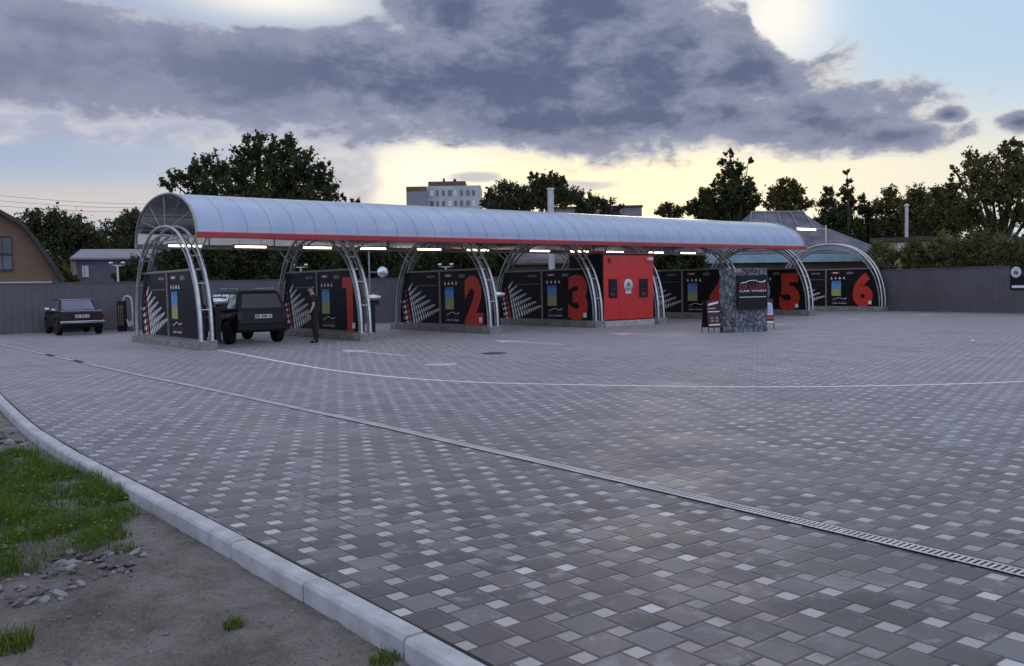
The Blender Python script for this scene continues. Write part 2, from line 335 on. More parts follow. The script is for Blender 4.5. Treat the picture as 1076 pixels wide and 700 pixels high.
def paving_mat():
    t = NT('two_size_paving'); U = .1056
    g = t.n('ShaderNodeNewGeometry'); sp = t.n('ShaderNodeSeparateXYZ')
    wob = t.n('ShaderNodeTexNoise'); wob.inputs['Scale'].default_value = .5; t.l(g.outputs['Position'], wob.inputs['Vector'])
    t.l(g.outputs['Position'], sp.inputs[0])
    x = t.math('ADD', t.math('DIVIDE', sp.outputs[0], U), 400.3); y = t.math('ADD', t.math('DIVIDE', sp.outputs[1], U), 400.7)
    i = t.math('FLOOR', x); j = t.math('FLOOR', y)
    c = t.math('FLOORED_MODULO', t.math('ADD', t.math('SUBTRACT', t.math('MULTIPLY', i, 2.0), j), .25), 5.0)
    small = t.math('LESS_THAN', c, .6)
    is1 = t.math('COMPARE', c, 1.25, .4); is3 = t.math('COMPARE', c, 3.25, .4); is4 = t.math('COMPARE', c, 4.25, .4)
    ox = t.math('SUBTRACT', i, t.math('ADD', is3, is4)); oy = t.math('SUBTRACT', j, t.math('ADD', is1, is3))
    size = t.math('SUBTRACT', 2.0, small)
    lx = t.math('SUBTRACT', x, ox); ly = t.math('SUBTRACT', y, oy)
    e = t.math('MINIMUM', t.math('MINIMUM', lx, t.math('SUBTRACT', size, lx)), t.math('MINIMUM', ly, t.math('SUBTRACT', size, ly)))
    cv_ = t.n('ShaderNodeCombineXYZ'); t.l(ox, cv_.inputs[0]); t.l(oy, cv_.inputs[1])
    wn = t.n('ShaderNodeTexWhiteNoise', noise_dimensions='2D'); t.l(cv_.outputs[0], wn.inputs['Vector'])
    sc = t.n('ShaderNodeSeparateColor'); t.l(wn.outputs['Color'], sc.inputs[0])
    r1, r2, r3 = sc.outputs
    # large blocks: charcoal, browned or greyer; small ones pale
    big = t.mix(t.ss(r1, 0, 1), (.040, .0335, .038), (.072, .062, .067))
    big = t.mix(t.math('MULTIPLY', t.ss(r2, .80, .95), .7), big, (.135, .108, .104))
    big = t.mix(t.math('MULTIPLY', t.ss(r3, .70, .98), .6), big, (.165, .168, .185))
    blotch = t.ss(t.noise(7.0, 5, .65, g.outputs['Position']), .5, .64)
    big = t.mix(t.math('MULTIPLY', blotch, t.math('MULTIPLY', t.ss(r2, .2, .8), .8)), big, (.20, .205, .23))
    sml = t.mix(t.ss(r1, 0, 1), (.22, .202, .20), (.40, .37, .362))
    sml = t.mix(t.math('GREATER_THAN', r3, .9), sml, (.48, .465, .46))
    col = t.mix(small, big, sml)
    spk = t.noise(160, 3, .7, g.outputs['Position'])
    col = t.mix(t.ss(spk, .56, .75, 0, .28), col, (.33, .32, .33))
    col = t.mix(t.ss(spk, .44, .25, 0, .35), col, (.03, .03, .03))
    dirt = t.noise(.35, 7, .62, g.outputs['Position'])
    col = t.mix(t.ss(dirt, .45, .72, 0, .42), col, (.19, .175, .168))
    col = t.mix(t.ss(t.noise(.9, 5, .6, g.outputs['Position']), .58, .74, 0, .5), col, (.045, .041, .043))
    v = t.n('ShaderNodeTexVoronoi', feature='SMOOTH_F1'); v.inputs['Scale'].default_value = .42; t.l(g.outputs['Position'], v.inputs['Vector'])
    drip = t.math('ADD', v.outputs['Distance'], t.math('MULTIPLY', t.noise(6, 5, .65, g.outputs['Position']), .22))
    col = t.mix(t.ss(drip, .36, .22, 0, .62), col, (.03, .028, .03))
    wv = t.n('ShaderNodeTexNoise'); wv.inputs['Scale'].default_value = 1.0; wv.inputs['Detail'].default_value = 3
    mpp = t.n('ShaderNodeMapping'); mpp.inputs['Scale'].default_value = (1.6, .07, 1); mpp.inputs['Rotation'].default_value = (0, 0, .12); t.l(g.outputs['Position'], mpp.inputs[0]); t.l(mpp.outputs[0], wv.inputs['Vector'])
    col = t.mix(t.ss(wv.outputs['Fac'], .55, .68, 0, .5), col, (.035, .033, .035))
    col = t.mix(t.ss(t.noise(.55, 6, .62, g.outputs['Position']), .55, .72, 0, .26), col, (.27, .255, .25))
    joint = t.ss(e, .045, .10, 1, 0)
    sand = t.ss(t.noise(1.7, 4, .6, g.outputs['Position']), .5, .7)
    col = t.mix(t.math('MULTIPLY', joint, .92), col, t.mix(sand, (.012, .010, .011), (.055, .048, .045)))
    t.l(col, t.b.inputs['Base Color'])
    t.set(t.b.inputs['Roughness'], t.ss(t.noise(1.2, 5, .6, g.outputs['Position']), .3, .7, .40, .60))
    t.b.inputs['Specular IOR Level'].default_value = .6; t.b.inputs['Sheen Weight'].default_value = .48; t.b.inputs['Sheen Roughness'].default_value = .22; t.b.inputs['Sheen Tint'].default_value = (.97, .88, .93, 1)
    tilt = t.math('ADD', t.math('MULTIPLY', lx, t.math('SUBTRACT', r1, .5)), t.math('MULTIPLY', ly, t.math('SUBTRACT', r2, .5)))
    h = t.math('ADD', t.math('MULTIPLY', t.ss(e, .02, .16), 1.0), t.math('ADD', t.math('MULTIPLY', spk, .25), t.math('MULTIPLY', tilt, .22)))
    t.bump(h, .55, .006); return t.m
MT['paving'] = paving_mat()

def dirt_mat():
    t = NT('dry_dirt'); g = t.n('ShaderNodeNewGeometry'); P = g.outputs['Position']
    a = t.mix(t.ss(t.noise(1.3, 8, .65, P), .3, .7), (.18, .155, .14), (.48, .435, .40))
    a = t.mix(t.ss(t.noise(26, 5, .7, P), .5, .72, 0, .75), a, (.42, .40, .385))
    a = t.mix(t.ss(t.noise(60, 4, .7, P), .48, .3, 0, .8), a, (.055, .05, .047))
    v = t.n('ShaderNodeTexVoronoi'); v.inputs['Scale'].default_value = 75; t.l(P, v.inputs['Vector'])
    sc = t.n('ShaderNodeSeparateColor'); t.l(v.outputs['Color'], sc.inputs[0])
    a = t.mix(t.math('MULTIPLY', t.math('GREATER_THAN', sc.outputs[0], .95), t.ss(v.outputs['Distance'], .45, .2)), a, (.30, .295, .295))
    a = t.mix(t.ss(t.noise(4.5, 8, .7, P), .52, .7, 0, .6), a, (.12, .10, .085))
    t.l(a, t.b.inputs['Base Color']); t.b.inputs['Roughness'].default_value = .95
    h = t.math('ADD', t.math('ADD', t.noise(14, 10, .8, P), t.math('MULTIPLY', t.noise(55, 6, .75, P), .45)), t.math('MULTIPLY', v.outputs['Distance'], -.22)); t.bump(h, 1.0, .085); return t.m
MT['dirt'] = dirt_mat()

def stone_mat():
    t = NT('ragged_grey_stone_cladding'); tc = t.n('ShaderNodeTexCoord'); mp = t.n('ShaderNodeMapping'); mp.inputs['Scale'].default_value = (1, 1, .62); t.l(tc.outputs['Object'], mp.inputs[0])
    nz = t.n('ShaderNodeTexNoise'); nz.inputs['Scale'].default_value = 3; t.l(mp.outputs[0], nz.inputs['Vector'])
    mx = t.n('ShaderNodeVectorMath', operation='MULTIPLY_ADD'); t.l(nz.outputs['Color'], mx.inputs[0]); mx.inputs[1].default_value = (.15,) * 3; t.l(mp.outputs[0], mx.inputs[2])
    v = t.n('ShaderNodeTexVoronoi', feature='DISTANCE_TO_EDGE'); v.inputs['Scale'].default_value = 7.5; t.l(mx.outputs[0], v.inputs['Vector'])
    v2 = t.n('ShaderNodeTexVoronoi'); v2.inputs['Scale'].default_value = 7.5; t.l(mx.outputs[0], v2.inputs['Vector'])
    sc = t.n('ShaderNodeSeparateColor'); t.l(v2.outputs['Color'], sc.inputs[0])
    c = t.mix(sc.outputs[0], (.075, .085, .105), (.25, .27, .30)); c = t.mix(t.ss(t.noise(22, 5), .45, .75, 0, .5), c, (.32, .34, .36))
    c = t.mix(t.ss(v.outputs['Distance'], .0, .07, .85, 0), c, (.05, .052, .058))
    t.l(c, t.b.inputs['Base Color']); t.b.inputs['Roughness'].default_value = .8
    t.bump(t.math('ADD', t.ss(v.outputs['Distance'], 0, .2), t.math('MULTIPLY', sc.outputs[1], .6)), 1.0, .04); return t.m
MT['clad'] = stone_mat()

def poster_mat():
    # printed poster: blue upper half, yellow-green lower half, with paler printed patches
    t = NT('blue_and_green_poster'); tc = t.n('ShaderNodeTexCoord'); sp = t.n('ShaderNodeSeparateXYZ'); t.l(tc.outputs['Object'], sp.inputs[0])
    nz = t.noise(9, 3)
    z = t.math('ADD', sp.outputs[2], t.math('MULTIPLY', t.math('SUBTRACT', nz, .5), .22))
    c = t.mix(t.ss(z, 1.10, 1.28), (.36, .40, .12), (.10, .30, .62)); c = t.mix(t.ss(z, 1.40, 1.55), c, (.06, .17, .50))
    c = t.mix(t.ss(t.noise(16, 3), .56, .66, 0, .6), c, (.55, .66, .72)); t.l(c, t.b.inputs['Base Color']); t.b.inputs['Roughness'].default_value = .3
    return t.m
MT['poster'] = poster_mat()

def text_mesh(s, offset=0.0, extrude=0.0):
    cu = bpy.data.curves.new('lettering', 'FONT'); cu.body = s; cu.size = 1; cu.offset = offset; cu.extrude = extrude; cu.resolution_u = 6
    o = bpy.data.objects.new('lettering', cu); COL.objects.link(o)
    dg = bpy.context.evaluated_depsgraph_get(); me = bpy.data.meshes.new_from_object(o.evaluated_get(dg))
    bpy.data.objects.remove(o); bpy.data.curves.remove(cu)
    xs = [v.co.x for v in me.vertices]; ys = [v.co.y for v in me.vertices]
    x0, x1, y0, y1 = min(xs), max(xs), min(ys), max(ys)
    for v in me.vertices: v.co.x = (v.co.x - x0) / (x1 - x0); v.co.y = (v.co.y - y0) / (y1 - y0)
    return me
def letter(mb, s, org, right, up, wd, ht, depth, offset=0.0, t=.02):
    # text filling a wd x ht box; faces the direction right x up
    me = text_mesh(s, offset, .02); right, up = Vector(right), Vector(up); nrm = right.cross(up)
    m = Matrix.Identity(4)
    for k in range(3): m[k][0] = right[k] * wd; m[k][1] = up[k] * ht; m[k][2] = nrm[k] * t * 10; m[k][3] = Vector(org)[k] + nrm[k] * depth
    mb.mesh(me, m); bpy.data.meshes.remove(me)

# ------------------------------------------------------------------ the ground
def axis(lo, hi, fine_lo, fine_hi, step):
    a = list(np.arange(fine_lo, fine_hi + 1e-6, step)); s = step; x = fine_hi
    while x < hi: s *= 1.5; x += s; a.append(min(x, hi))
    s = step; x = fine_lo; pre = []
    while x > lo: s *= 1.5; x -= s; pre.append(max(x, lo))
    return pre[::-1] + a
KERB = [(2.12, -3.0), (2.09, 3.0), (2.05, 5.0), (1.99, 7.4), (1.93, 9.0), (1.93, 11.6), (2.02, 13.4), (2.17, 16.0), (2.38, 19.0), (2.9, 24.0), (3.6, 30.0), (4.6, 41.0)]
def kerb_x(y):
    for (xa, ya), (xb, yb) in zip(KERB, KERB[1:]):
        if y <= yb: return xa + (xb - xa) * (max(y, ya) - ya) / (yb - ya)
    return KERB[-1][0]
def dirt_z(x, y):
    z = -.10
    k = kerb_x(y) - .12
    if -8 < x < k + .3 and -4 < y < 30:
        f = 1.0 if x < k else 0.0
        d = max(0.0, k - x)
        z += f * (.05 * mnoise.noise((x * .9, y * .9, 1.3)) * min(1, d * 2) + .035 * mnoise.noise((x * 3.1, y * 3.1, 5.0)) * min(1, .35 + d * 2) + .018 * mnoise.noise((x * 9, y * 9, 2.0)) + .014 * max(0, mnoise.noise((x * 21, y * 21, 2.0))) ** 1.2 + .006 * mnoise.noise((x * 45, y * 45, 2.0)))
    return min(z, -.05)
xs = axis(-3000, 3000, -2.0, 2.2, .028); ys = axis(-3000, 3000, 2.6, 13.0, .036)
verts = [(x, y, dirt_z(x, y)) for y in ys for x in xs]; nx = len(xs)
faces = [(j * nx + i, j * nx + i + 1, (j + 1) * nx + i + 1, (j + 1) * nx + i) for j in range(len(ys) - 1) for i in range(nx - 1)]
gm = MB(); gm.add(verts, faces, True); go = gm.build('ground', MT['dirt']); tag(go, kind='structure')

BACK = [(-16.0, 43.5), (12.0, 40.75), (21.0, 36.4), (44.7, 33.2)]     # line of the back fence
RIGHT = [(44.7, 33.2), (42.85, 23.8), (41.45, 17.2), (38.5, 3.0), (35.0, -14.0)]
pv = [(x, y) for x, y in KERB] + [(4.6, 42.0), (12.0, 40.75), (21.0, 36.4), (44.7, 33.2)] + RIGHT[1:] + [(2.12, -14.0)]
pm = MB(); pm.add([(x, y, 0.0) for x, y in pv] , [tuple(range(len(pv)))]); po = pm.build('pavement', MT['paving']); tag(po, kind='structure')
bmx = bmesh.new(); bmx.from_mesh(po.data)
bmesh.ops.triangulate(bmx, faces=bmx.faces)
for f in bmx.faces:
    if f.normal.z < 0: f.normal_flip()
bmx.to_mesh(po.data); bmx.free()

# kerb: one-metre stones with open joints
km = MB(); y = -2.62; k = 0
while y < 40:
    ya, yb = y + .006, y + .994; xa, xb = kerb_x(ya), kerb_x(yb)
    j = random.uniform(-.0025, .0025); dz = random.uniform(-.002, .004)
    prof = [(-.110 + j, -.32), (0 + j, -.32), (0 + j, .010 + dz), (-.094 + j, .010 + dz), (-.110 + j, -.010 + dz)]
    n = len(prof)
    A = [(xa + a, ya, b) for a, b in prof]; B = [(xb + a, yb, b) for a, b in prof]
    km.add(A + B, [tuple(range(n)), tuple(range(n, 2 * n))[::-1]] + [(i, (i + 1) % n, n + (i + 1) % n, n + i) for i in range(n)])
    y += 1.0
tag(km.build('kerb', MT['kerb'], None, .006, 2), kind='structure')

kj = MB(); KJ = [(kerb_x(-2.5 + .5 * i) + .012, -2.5 + .5 * i) for i in range(86)]
kj.add([q for x, y in KJ for q in ((x - .014, y, .0035), (x + .012, y, .0035))], [(2 * i, 2 * i + 1, 2 * i + 3, 2 * i + 2) for i in range(85)])
KJM = kj
# ------------------------------------------------------------------ paint on the paving
def smooth_path(P, n=10):
    out = []
    for i in range(len(P) - 1):
        p0, p1, p2, p3 = [Vector(P[max(0, min(len(P) - 1, i + k))]) for k in (-1, 0, 1, 2)]
        for s in range(n):
            t = s / n; out.append(.5 * ((2 * p1) + (p2 - p0) * t + (2 * p0 - 5 * p1 + 4 * p2 - p3) * t * t + (3 * p1 - p0 - 3 * p2 + p3) * t ** 3))
    return out + [Vector(P[-1])]
def strip(mb, P, wd, z):
    P = [Vector((p[0], p[1], 0)) for p in P]; vs = []
    for i, p in enumerate(P):
        t = (P[min(i + 1, len(P) - 1)] - P[max(i - 1, 0)]).normalized(); s = Vector((-t.y, t.x, 0)) * wd / 2
        vs += [p + s + Vector((0, 0, z)), p - s + Vector((0, 0, z))]
    mb.add(vs, [(2 * i, 2 * i + 1, 2 * i + 3, 2 * i + 2) for i in range(len(P) - 1)])
tag(KJM.build('pavement_joint', MT['hole']), kind='structure')
ln = MB(); curve = [(8.42, 24.0), (8.22, 21.3), (7.95, 18.4), (7.82, 15.7), (7.98, 13.6), (8.45, 11.95), (9.23, 10.62), (10.15, 9.3), (11.02, 8.22), (12.05, 7.28), (13.2, 6.45), (14.3, 5.85), (16.5, 4.9), (19, 4.1)]
strip(ln, smooth_path(curve), .085, .004)
tag(ln.build('painted_line', MT['line_paint']), 'thin white line painted in a long curve across the paving', 'road marking', kind='structure')
AR_X = [10.7, 15.6, 20.3, 28.4, 33.5, 39.2]
ar = MB()
for i, X in enumerate(AR_X):
    yh = 21.2; pts = [(X, yh), (X + .42, yh - 1.15), (X + .075, yh - 1.05), (X + .075, yh - 3.3), (X - .075, yh - 3.3), (X - .075, yh - 1.05), (X - .42, yh - 1.15)]
    ar.add([(a, b, .004) for a, b in pts], [(0, 1, 2, 5, 6), (2, 3, 4, 5)])
tag(ar.build('painted_arrows', MT['white_paint']), 'white arrows painted on the paving before the wash bays', 'road marking', kind='structure')

# drainage channel with its grating
DR = [(4.86, -3.0), (4.93, 3.0), (4.97, 6.0), (4.97, 9.0), (4.87, 13.8), (4.74, 18.0), (4.66, 23.0), (4.52, 32.0), (4.46, 36.0)]
def dr_x(y):
    for (xa, ya), (xb, yb) in zip(DR, DR[1:]):
        if y <= yb: return xa + (xb - xa) * (y - ya) / (yb - ya)
    return DR[-1][0]
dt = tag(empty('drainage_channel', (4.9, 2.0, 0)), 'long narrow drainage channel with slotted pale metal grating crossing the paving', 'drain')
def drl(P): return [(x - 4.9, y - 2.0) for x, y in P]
ch = MB(); strip(ch, drl(DR), .125, .004); strip(ch, drl([(x + .083, y) for x, y in DR]), .03, .004); ch.build('channel', MT['hole'], dt)  # second strip: shade of the step beside the drain, painted as dark colour
gr = MB(); y = -2.9
while y < 35:
    seg = [(dr_x(y + k * .499), y + k * .499) for k in range(3)]
    skip = (24.2 < y < 25.6) or (21.9 < y < 22.6) or (19.3 < y < 19.8)
    if not skip:
        zz = .010 + random.uniform(-.001, .002)
        for s in (-1, 1): strip(gr, drl([(x + s * .054, yy) for x, yy in seg]), .02, zz)
        q = y
        while q < y + .995:
            x = dr_x(q) - 4.9
            gr.box((x, q - 2.0, zz - .003), (.092, .019, .004)); q += .036
    y += 1.0
gr.build('grating', MT['grate'], dt)
mh = MB(); mh.lathe([(.30, .004), (.30, .010), (.27, .012), (0.0, .012)], (0, 0, 0), seg=28)
for a in range(-3, 4): mh.box((a * .07, 0, .013), (.02, .4 - abs(a) * .05, .004))
o = mh.build('manhole_cover', MT['iron']); o.location = (12.5, 16.9, 0); tag(o, 'dark round iron manhole cover set in the paving before the second arch', 'manhole cover')
mh = MB(); mh.lathe([(.34, .004), (.34, .012), (.31, .014), (0.0, .014)], seg=28); o = mh.build('manhole_cover', MT['kerb']); o.location = (9.9, 15.2, 0)
tag(o, 'pale concrete manhole cover set in the paving inside the white curve', 'manhole cover')
lt = MB(); lt.lathe([(.03, 0), (.036, .09), (.034, .09), (.028, .005), (0, .005)], axis='X', seg=14); o = lt.build('paper_cup', MT['litter']); o.location = (22.28, 10.4, .036)
tag(o, 'small white paper cup lying alone on the paving at right', 'litter')

# ------------------------------------------------------------------ the arched bay dividers
Y0 = 24.22; PITCH = 4.864; X0 = 8.04
XS = [8.04, 12.90, 17.77, 22.63, 25.98, 30.95, 36.06, 42.36]
CY, AA, BB, EXP = 3.17, 3.12, 3.33, 2.3
def arch_pt(t, da=0.0, db=0.0):
    c, s = math.cos(t), math.sin(t); a, b = AA - da, BB - db
    return CY - a * math.copysign(abs(c) ** (2 / EXP), c), .2 + b * abs(s) ** (2 / EXP)
def hw(z): 
    q = max(0.0, min(1.0, (z - .2) / BB)); return AA * (1 - q ** EXP) ** (1 / EXP)
def pf(x): return lambda a, b, d: Vector((x - d, a, b))
def panel_art(root, num):
    # black panel clipped to the arch, its printed art facing -X
    zs = [.27, .6, 1.0, 1.4, 1.8, 2.17]
    pb = MB(); lo = [(CY - hw(z) + .12, z) for z in zs]; hi = [(CY + hw(z) - .10, z) for z in zs][::-1]
    pb.prism(lo + hi, pf(.235), .03)
    pn = pb.build('panel', MT['black_panel'], root)
    XF = .204
    # tread-like rows of pale dashes fanning out over the rear half
    wb, rb = MB(), MB()
    def dash(mb, y, z, a, b, ang, k=10):
        ca, sa = math.cos(ang), math.sin(ang)
        mb.prism([(y + a * math.cos(q) * ca - b * math.sin(q) * sa, z + a * math.cos(q) * sa + b * math.sin(q) * ca) for q in [2 * math.pi * i / k for i in range(k)]], pf(XF), .004)
    for i in range(7):
        y0 = 5.18 + .055 * i; z0 = .33 + .225 * i - .004 * i * i; y1 = 3.38 + .31 * i; z1 = .80 + .165 * i
        n = 14 - i; sc = (1 - .105 * i)
        ang = math.atan2(z1 - z0, -(y1 - y0))
        for j in range(n):
            f = j / n; g = 1 - (1 - f) ** 1.45
            hgt_ = (.135 * (1 - f) + .028) * sc; wid = (.030 * (1 - f) + .022) * (1 - .06 * i)
            dash(wb, y0 + (y1 - y0) * g, z0 + (z1 - z0) * g, wid, hgt_, -(math.pi / 2 - .0) * 0 - .35)
        dash(rb, y0 + .27, z0 - .055, .085 * sc + .015, .10 * sc + .01, -.35)
        if hw(z0) + CY - .25 > y0 + .50: dash(wb, y0 + .47, z0 - .09, .06 * sc + .02, .095 * sc + .01, -.35); dash(wb, y0 + .62, z0 - .12, .03, .08 * sc, -.35) if i < 5 else None
    wb.build('tread_print', MT['white_print'], pn); rb.build('tread_print', MT['red_print'], pn)
    lb = MB(); lb.span((XF - .003, 3.46, 1.662), (XF, 5.06, 1.68)); lb.build('thin_line', MT['grey_print'], pn)
    lb = MB()
    for q in range(7): lb.span((XF - .003, 3.66 + q * .085, 1.96), (XF, 3.72 + q * .085, 2.05 if q % 3 else 2.02))
    lb.build('small_print', MT['grey_print'], pn)
    po_ = MB(); po_.span((XF - .006, 2.44, .80), (XF, 2.99, 1.60)); po_.build('poster', MT['poster'], pn)
    for q in range(4):
        ic = MB(); ic2 = MB(); y = 2.99 - q * .24
        ic.prism([(y + .055, 1.68), (y - .055, 1.68), (y - .03, 1.78), (y + .03, 1.78)] if q != 2 else [(y + .06 * math.cos(a), 1.73 + .06 * math.sin(a)) for a in [k * .628 for k in range(10)]], pf(XF), .004)
        ic2.prism([(y + .02, 1.78), (y - .02, 1.78), (y - .015, 1.84), (y + .015, 1.84)], pf(XF - .001), .004)
        ic.build('service_icon', MT['white_print'], pn); ic2.build('icon_tip', MT['red_print'], pn)
    lg = MB(); lg.span((XF - .004, 2.50, 1.95), (XF, 3.04, 2.08)); lg.build('logo', MT['dark_red'], pn)
    lg = MB(); lg.span((XF - .006, 2.62, 1.99), (XF - .004, 2.92, 2.04)); lg.build('logo', MT['white_print'], pn)
    lg = MB()
    for q, (a, b) in enumerate(((2.10, 2.04), (2.02, 1.96), (1.94, 1.85), (1.80, 1.74))): lg.span((XF - .003, b, 1.93), (XF, a, 2.05))
    lg.build('small_print', MT['grey_print'], pn)
    # the car outline with the name under the poster
    lg = MB(); cs = [(2.98, .60), (2.86, .635), (2.76, .645), (2.66, .70), (2.48, .705), (2.36, .655), (2.22, .66), (2.14, .70), (2.10, .69), (2.16, .645), (2.30, .63), (2.38, .64), (2.49, .685), (2.65, .68), (2.75, .625), (2.86, .612)]
    lg.prism(cs, pf(XF), .003); letter(lg, 'CAR WASH', (XF, 2.97, .38), (0, -1, 0), (0, 0, 1), .84, .06, 0, .01, .0015); lg.build('logo', MT['white_print'], pn)
    lg = MB(); letter(lg, 'DE LUXE', (XF, 2.97, .47), (0, -1, 0), (0, 0, 1), .84, .11, 0, .01, .0015); lg.build('logo', MT['dark_red'], pn)
    if num:
        nb = MB()
        if num == '1':
            nb.prism([(1.22, .24), (.82, .24), (.82, 1.96), (1.50, 1.96), (1.50, 1.62), (1.22, 1.62)], pf(XF), .008)
        else:
            letter(nb, num, (XF, 1.76, .25), (0, -1, 0), (0, 0, 1), 1.12 if num != '4' else 1.25, 1.74, .003, .055, .004)
        nb.build('number', MT['red_print'], pn)
        st = MB(); st.span((XF - .014, .70, .36), (XF - .011, .88, .54)); st.build('sticker', MT['white_print'], pn)
    return pn
def divider(X, num, label, cabin=False, canister=True):
    root = tag(empty('wash_bay_divider', (X, Y0, 0)), label, 'wash bay divider', 'arched dividers of the car wash bays')
    pl = MB(); pl.span((-.02, .0, 0), (.46, 6.62, .2)); pl.build('plinth', MT['concrete'], root, .015)
    pl = MB(); pl.span((-.045, -.035, 0), (.485, .50, .235)); pl.build('plinth_block', MT['concrete'], root, .015)
    for x in (.07, .37):
        T = [math.pi * i / 40 for i in range(41)]
        a = MB(); a.tube([(x, *arch_pt(t)) for t in T], .047, 12); a.build('arch_tube', MT['steel'], root)
        b = MB(); b.tube([(x, *arch_pt(t, .14, .26)) for t in T], .032, 10)
        for t in (.10, .28, .5, .8, 1.15, math.pi / 2, math.pi - 1.15, math.pi - .8, math.pi - .5, math.pi - .28, math.pi - .1):
            b.tube([(x, *arch_pt(t)), (x, *arch_pt(t, .14, .26))], .016, 6)
        b.build('inner_arch_tube', MT['dull_steel'], root)
    for t in (.22, .45, .75, 1.1, math.pi / 2, math.pi - 1.1, math.pi - .75, math.pi - .45, math.pi - .22):
        rg = MB(); rg.tube([(.07, *arch_pt(t)), (.37, *arch_pt(t))], .02, 8); rg.build('cross_bar', MT['steel'], root)
    if not cabin:
        for x in (.07, .37):
            br = MB(); br2 = MB()
            br.tube([(x, 1.12, 2.58), (x, .55, 2.86), (x, .12, 3.12)], .024, 8); br2.tube([(x, 5.22, 2.58), (x, 5.8, 2.86), (x, 6.12, 3.12)], .024, 8)
            if X < 40: br.build('roof_brace', MT['steel'], root); br2.build('roof_brace', MT['steel'], root)
    for k in (0, 1):
        yy = .05 if k == 0 else 2 * CY - .05
        for x in (.07, .37):
            fp = MB(); fp.span((x - .09, yy - .09, .2), (x + .09, yy + .09, .225 + .002)) if k else fp.span((x - .09, yy - .09, .235), (x + .09, yy + .09, .25))
            fp.build('foot_plate', MT['steel'], root)
    if True:
        panel_art(root, num)
        r = MB(); r.span((.17, CY - hw(2.2) + .05, 2.172), (.27, CY + hw(2.2) - .05, 2.235)); r.span((.17, .42, .2), (.27, 6.0, .262)); r.build('panel_rail', MT['rail'], root)
        r = MB(); r.span((.165, 3.27, .262), (.275, 3.35, 2.172)); r.build('panel_post', MT['rail'], root)
    if canister:
        cn = MB(); cn.lathe([(.0, -.21), (.118, -.21), (.13, -.195), (.13, -.07), (.135, -.06), (.135, .06), (.13, .07), (.13, .195), (.118, .21), (0, .21)], (.74, .50, 1.31), axis='X', seg=24); c = cn.build('steel_canister', MT['chrome'], root)
        b = MB(); b.box((.47, .50, 1.31), (.12, .1, .06)); b.box((.72, .50, 1.13), (.36, .2, .09)); b.box((.66, .50, .64), (.16, .2, .90)); b.build('canister_bracket', MT['black'], c)
    return root
LB = ['arched divider at the near left end of the car wash, black panel without a number', 'arched divider whose black panel carries the red number 1', 'arched divider whose black panel carries the red number 2',
      'arched divider whose black panel carries the red number 3, left of the red cabin', 'arched divider on the right side of the red cabin, its pale front tubes bare', 'arched divider with the red number 4 half hidden behind the stone sign',
      'arched divider whose black panel carries the red number 5, at the end of the roof', 'arched divider with the red number 6, standing unroofed beyond the canopy end']
for X, num, lab in zip(XS, ['', '1', '2', '3', '', '4', '5', '6'], LB):
    divider(X, num, lab, canister=(num in ('', '1', '2') and X < 20))

# ------------------------------------------------------------------ canopy roof
RX0, RX1 = 8.12, 35.75; RC, RA, RZ, RB = 27.22, 2.93, 3.13, 1.33
def roof_pt(t, d=0.0):
    c, s = math.cos(t), math.sin(t); e = 2 / 2.12
    return RC - (RA + d) * math.copysign(abs(c) ** e, c), RZ + (RB + d) * abs(s) ** e
cp = tag(empty('car_wash_canopy', (RX0, RC, 0)), 'long barrel vaulted translucent canopy roof with red front gutter over the wash bays', 'canopy')
def rl(X, yz): return (X - RX0, yz[0] - RC, yz[1])
T = [math.pi * i / 36 for i in range(37)]
nxp = 40; XR = [RX0 + (RX1 - RX0) * i / nxp for i in range(nxp + 1)]
rs = MB(); A = [rl(X, roof_pt(t)) for X in XR for t in T]; m_ = len(T)
rs.add(A, [(i * m_ + k, i * m_ + k + 1, (i + 1) * m_ + k + 1, (i + 1) * m_ + k) for i in range(nxp) for k in range(m_ - 1)], True)
rs_ = rs.build('roof_sheet', MT['poly'], cp)
if sum(p_.normal.z for p_ in rs_.data.polygons) < 0: rs_.data.flip_normals()
sm = MB()
for X in XR[1:-1]:
    P = [rl(X, roof_pt(t, .006)) for t in T]
    vs = [(x + s, y, z) for x, y, z in P for s in (-.007, .007)]
    sm.add(vs, [(2 * k, 2 * k + 1, 2 * k + 3, 2 * k + 2) for k in range(m_ - 1)], True)
sm.build('sheet_seams', MT['seam'], cp)
for X in (RX0 - .03, RX1 + .03):
    h = MB(); h.tube([rl(X, roof_pt(t, .0)) for t in T], .038, 10); h.build('end_hoop', MT['dull_steel'], cp)
for i in range(1, 12):
    rb = MB(); X = RX0 + (RX1 - RX0) * i / 12; rb.tube([rl(X, roof_pt(t, -.05)) for t in T], .026, 8); rb.build('roof_rib', MT['dull_steel'], cp)
for t in (.0, .35, .75, 1.15, math.pi / 2, math.pi - 1.15, math.pi - .75, math.pi - .35, math.pi):
    pu = MB(); y, z = roof_pt(t, -.085); pu.tube([rl(RX0, (y, z)), rl(RX1, (y, z))], .022, 8); pu.build('roof_purlin', MT['dull_steel'], cp)
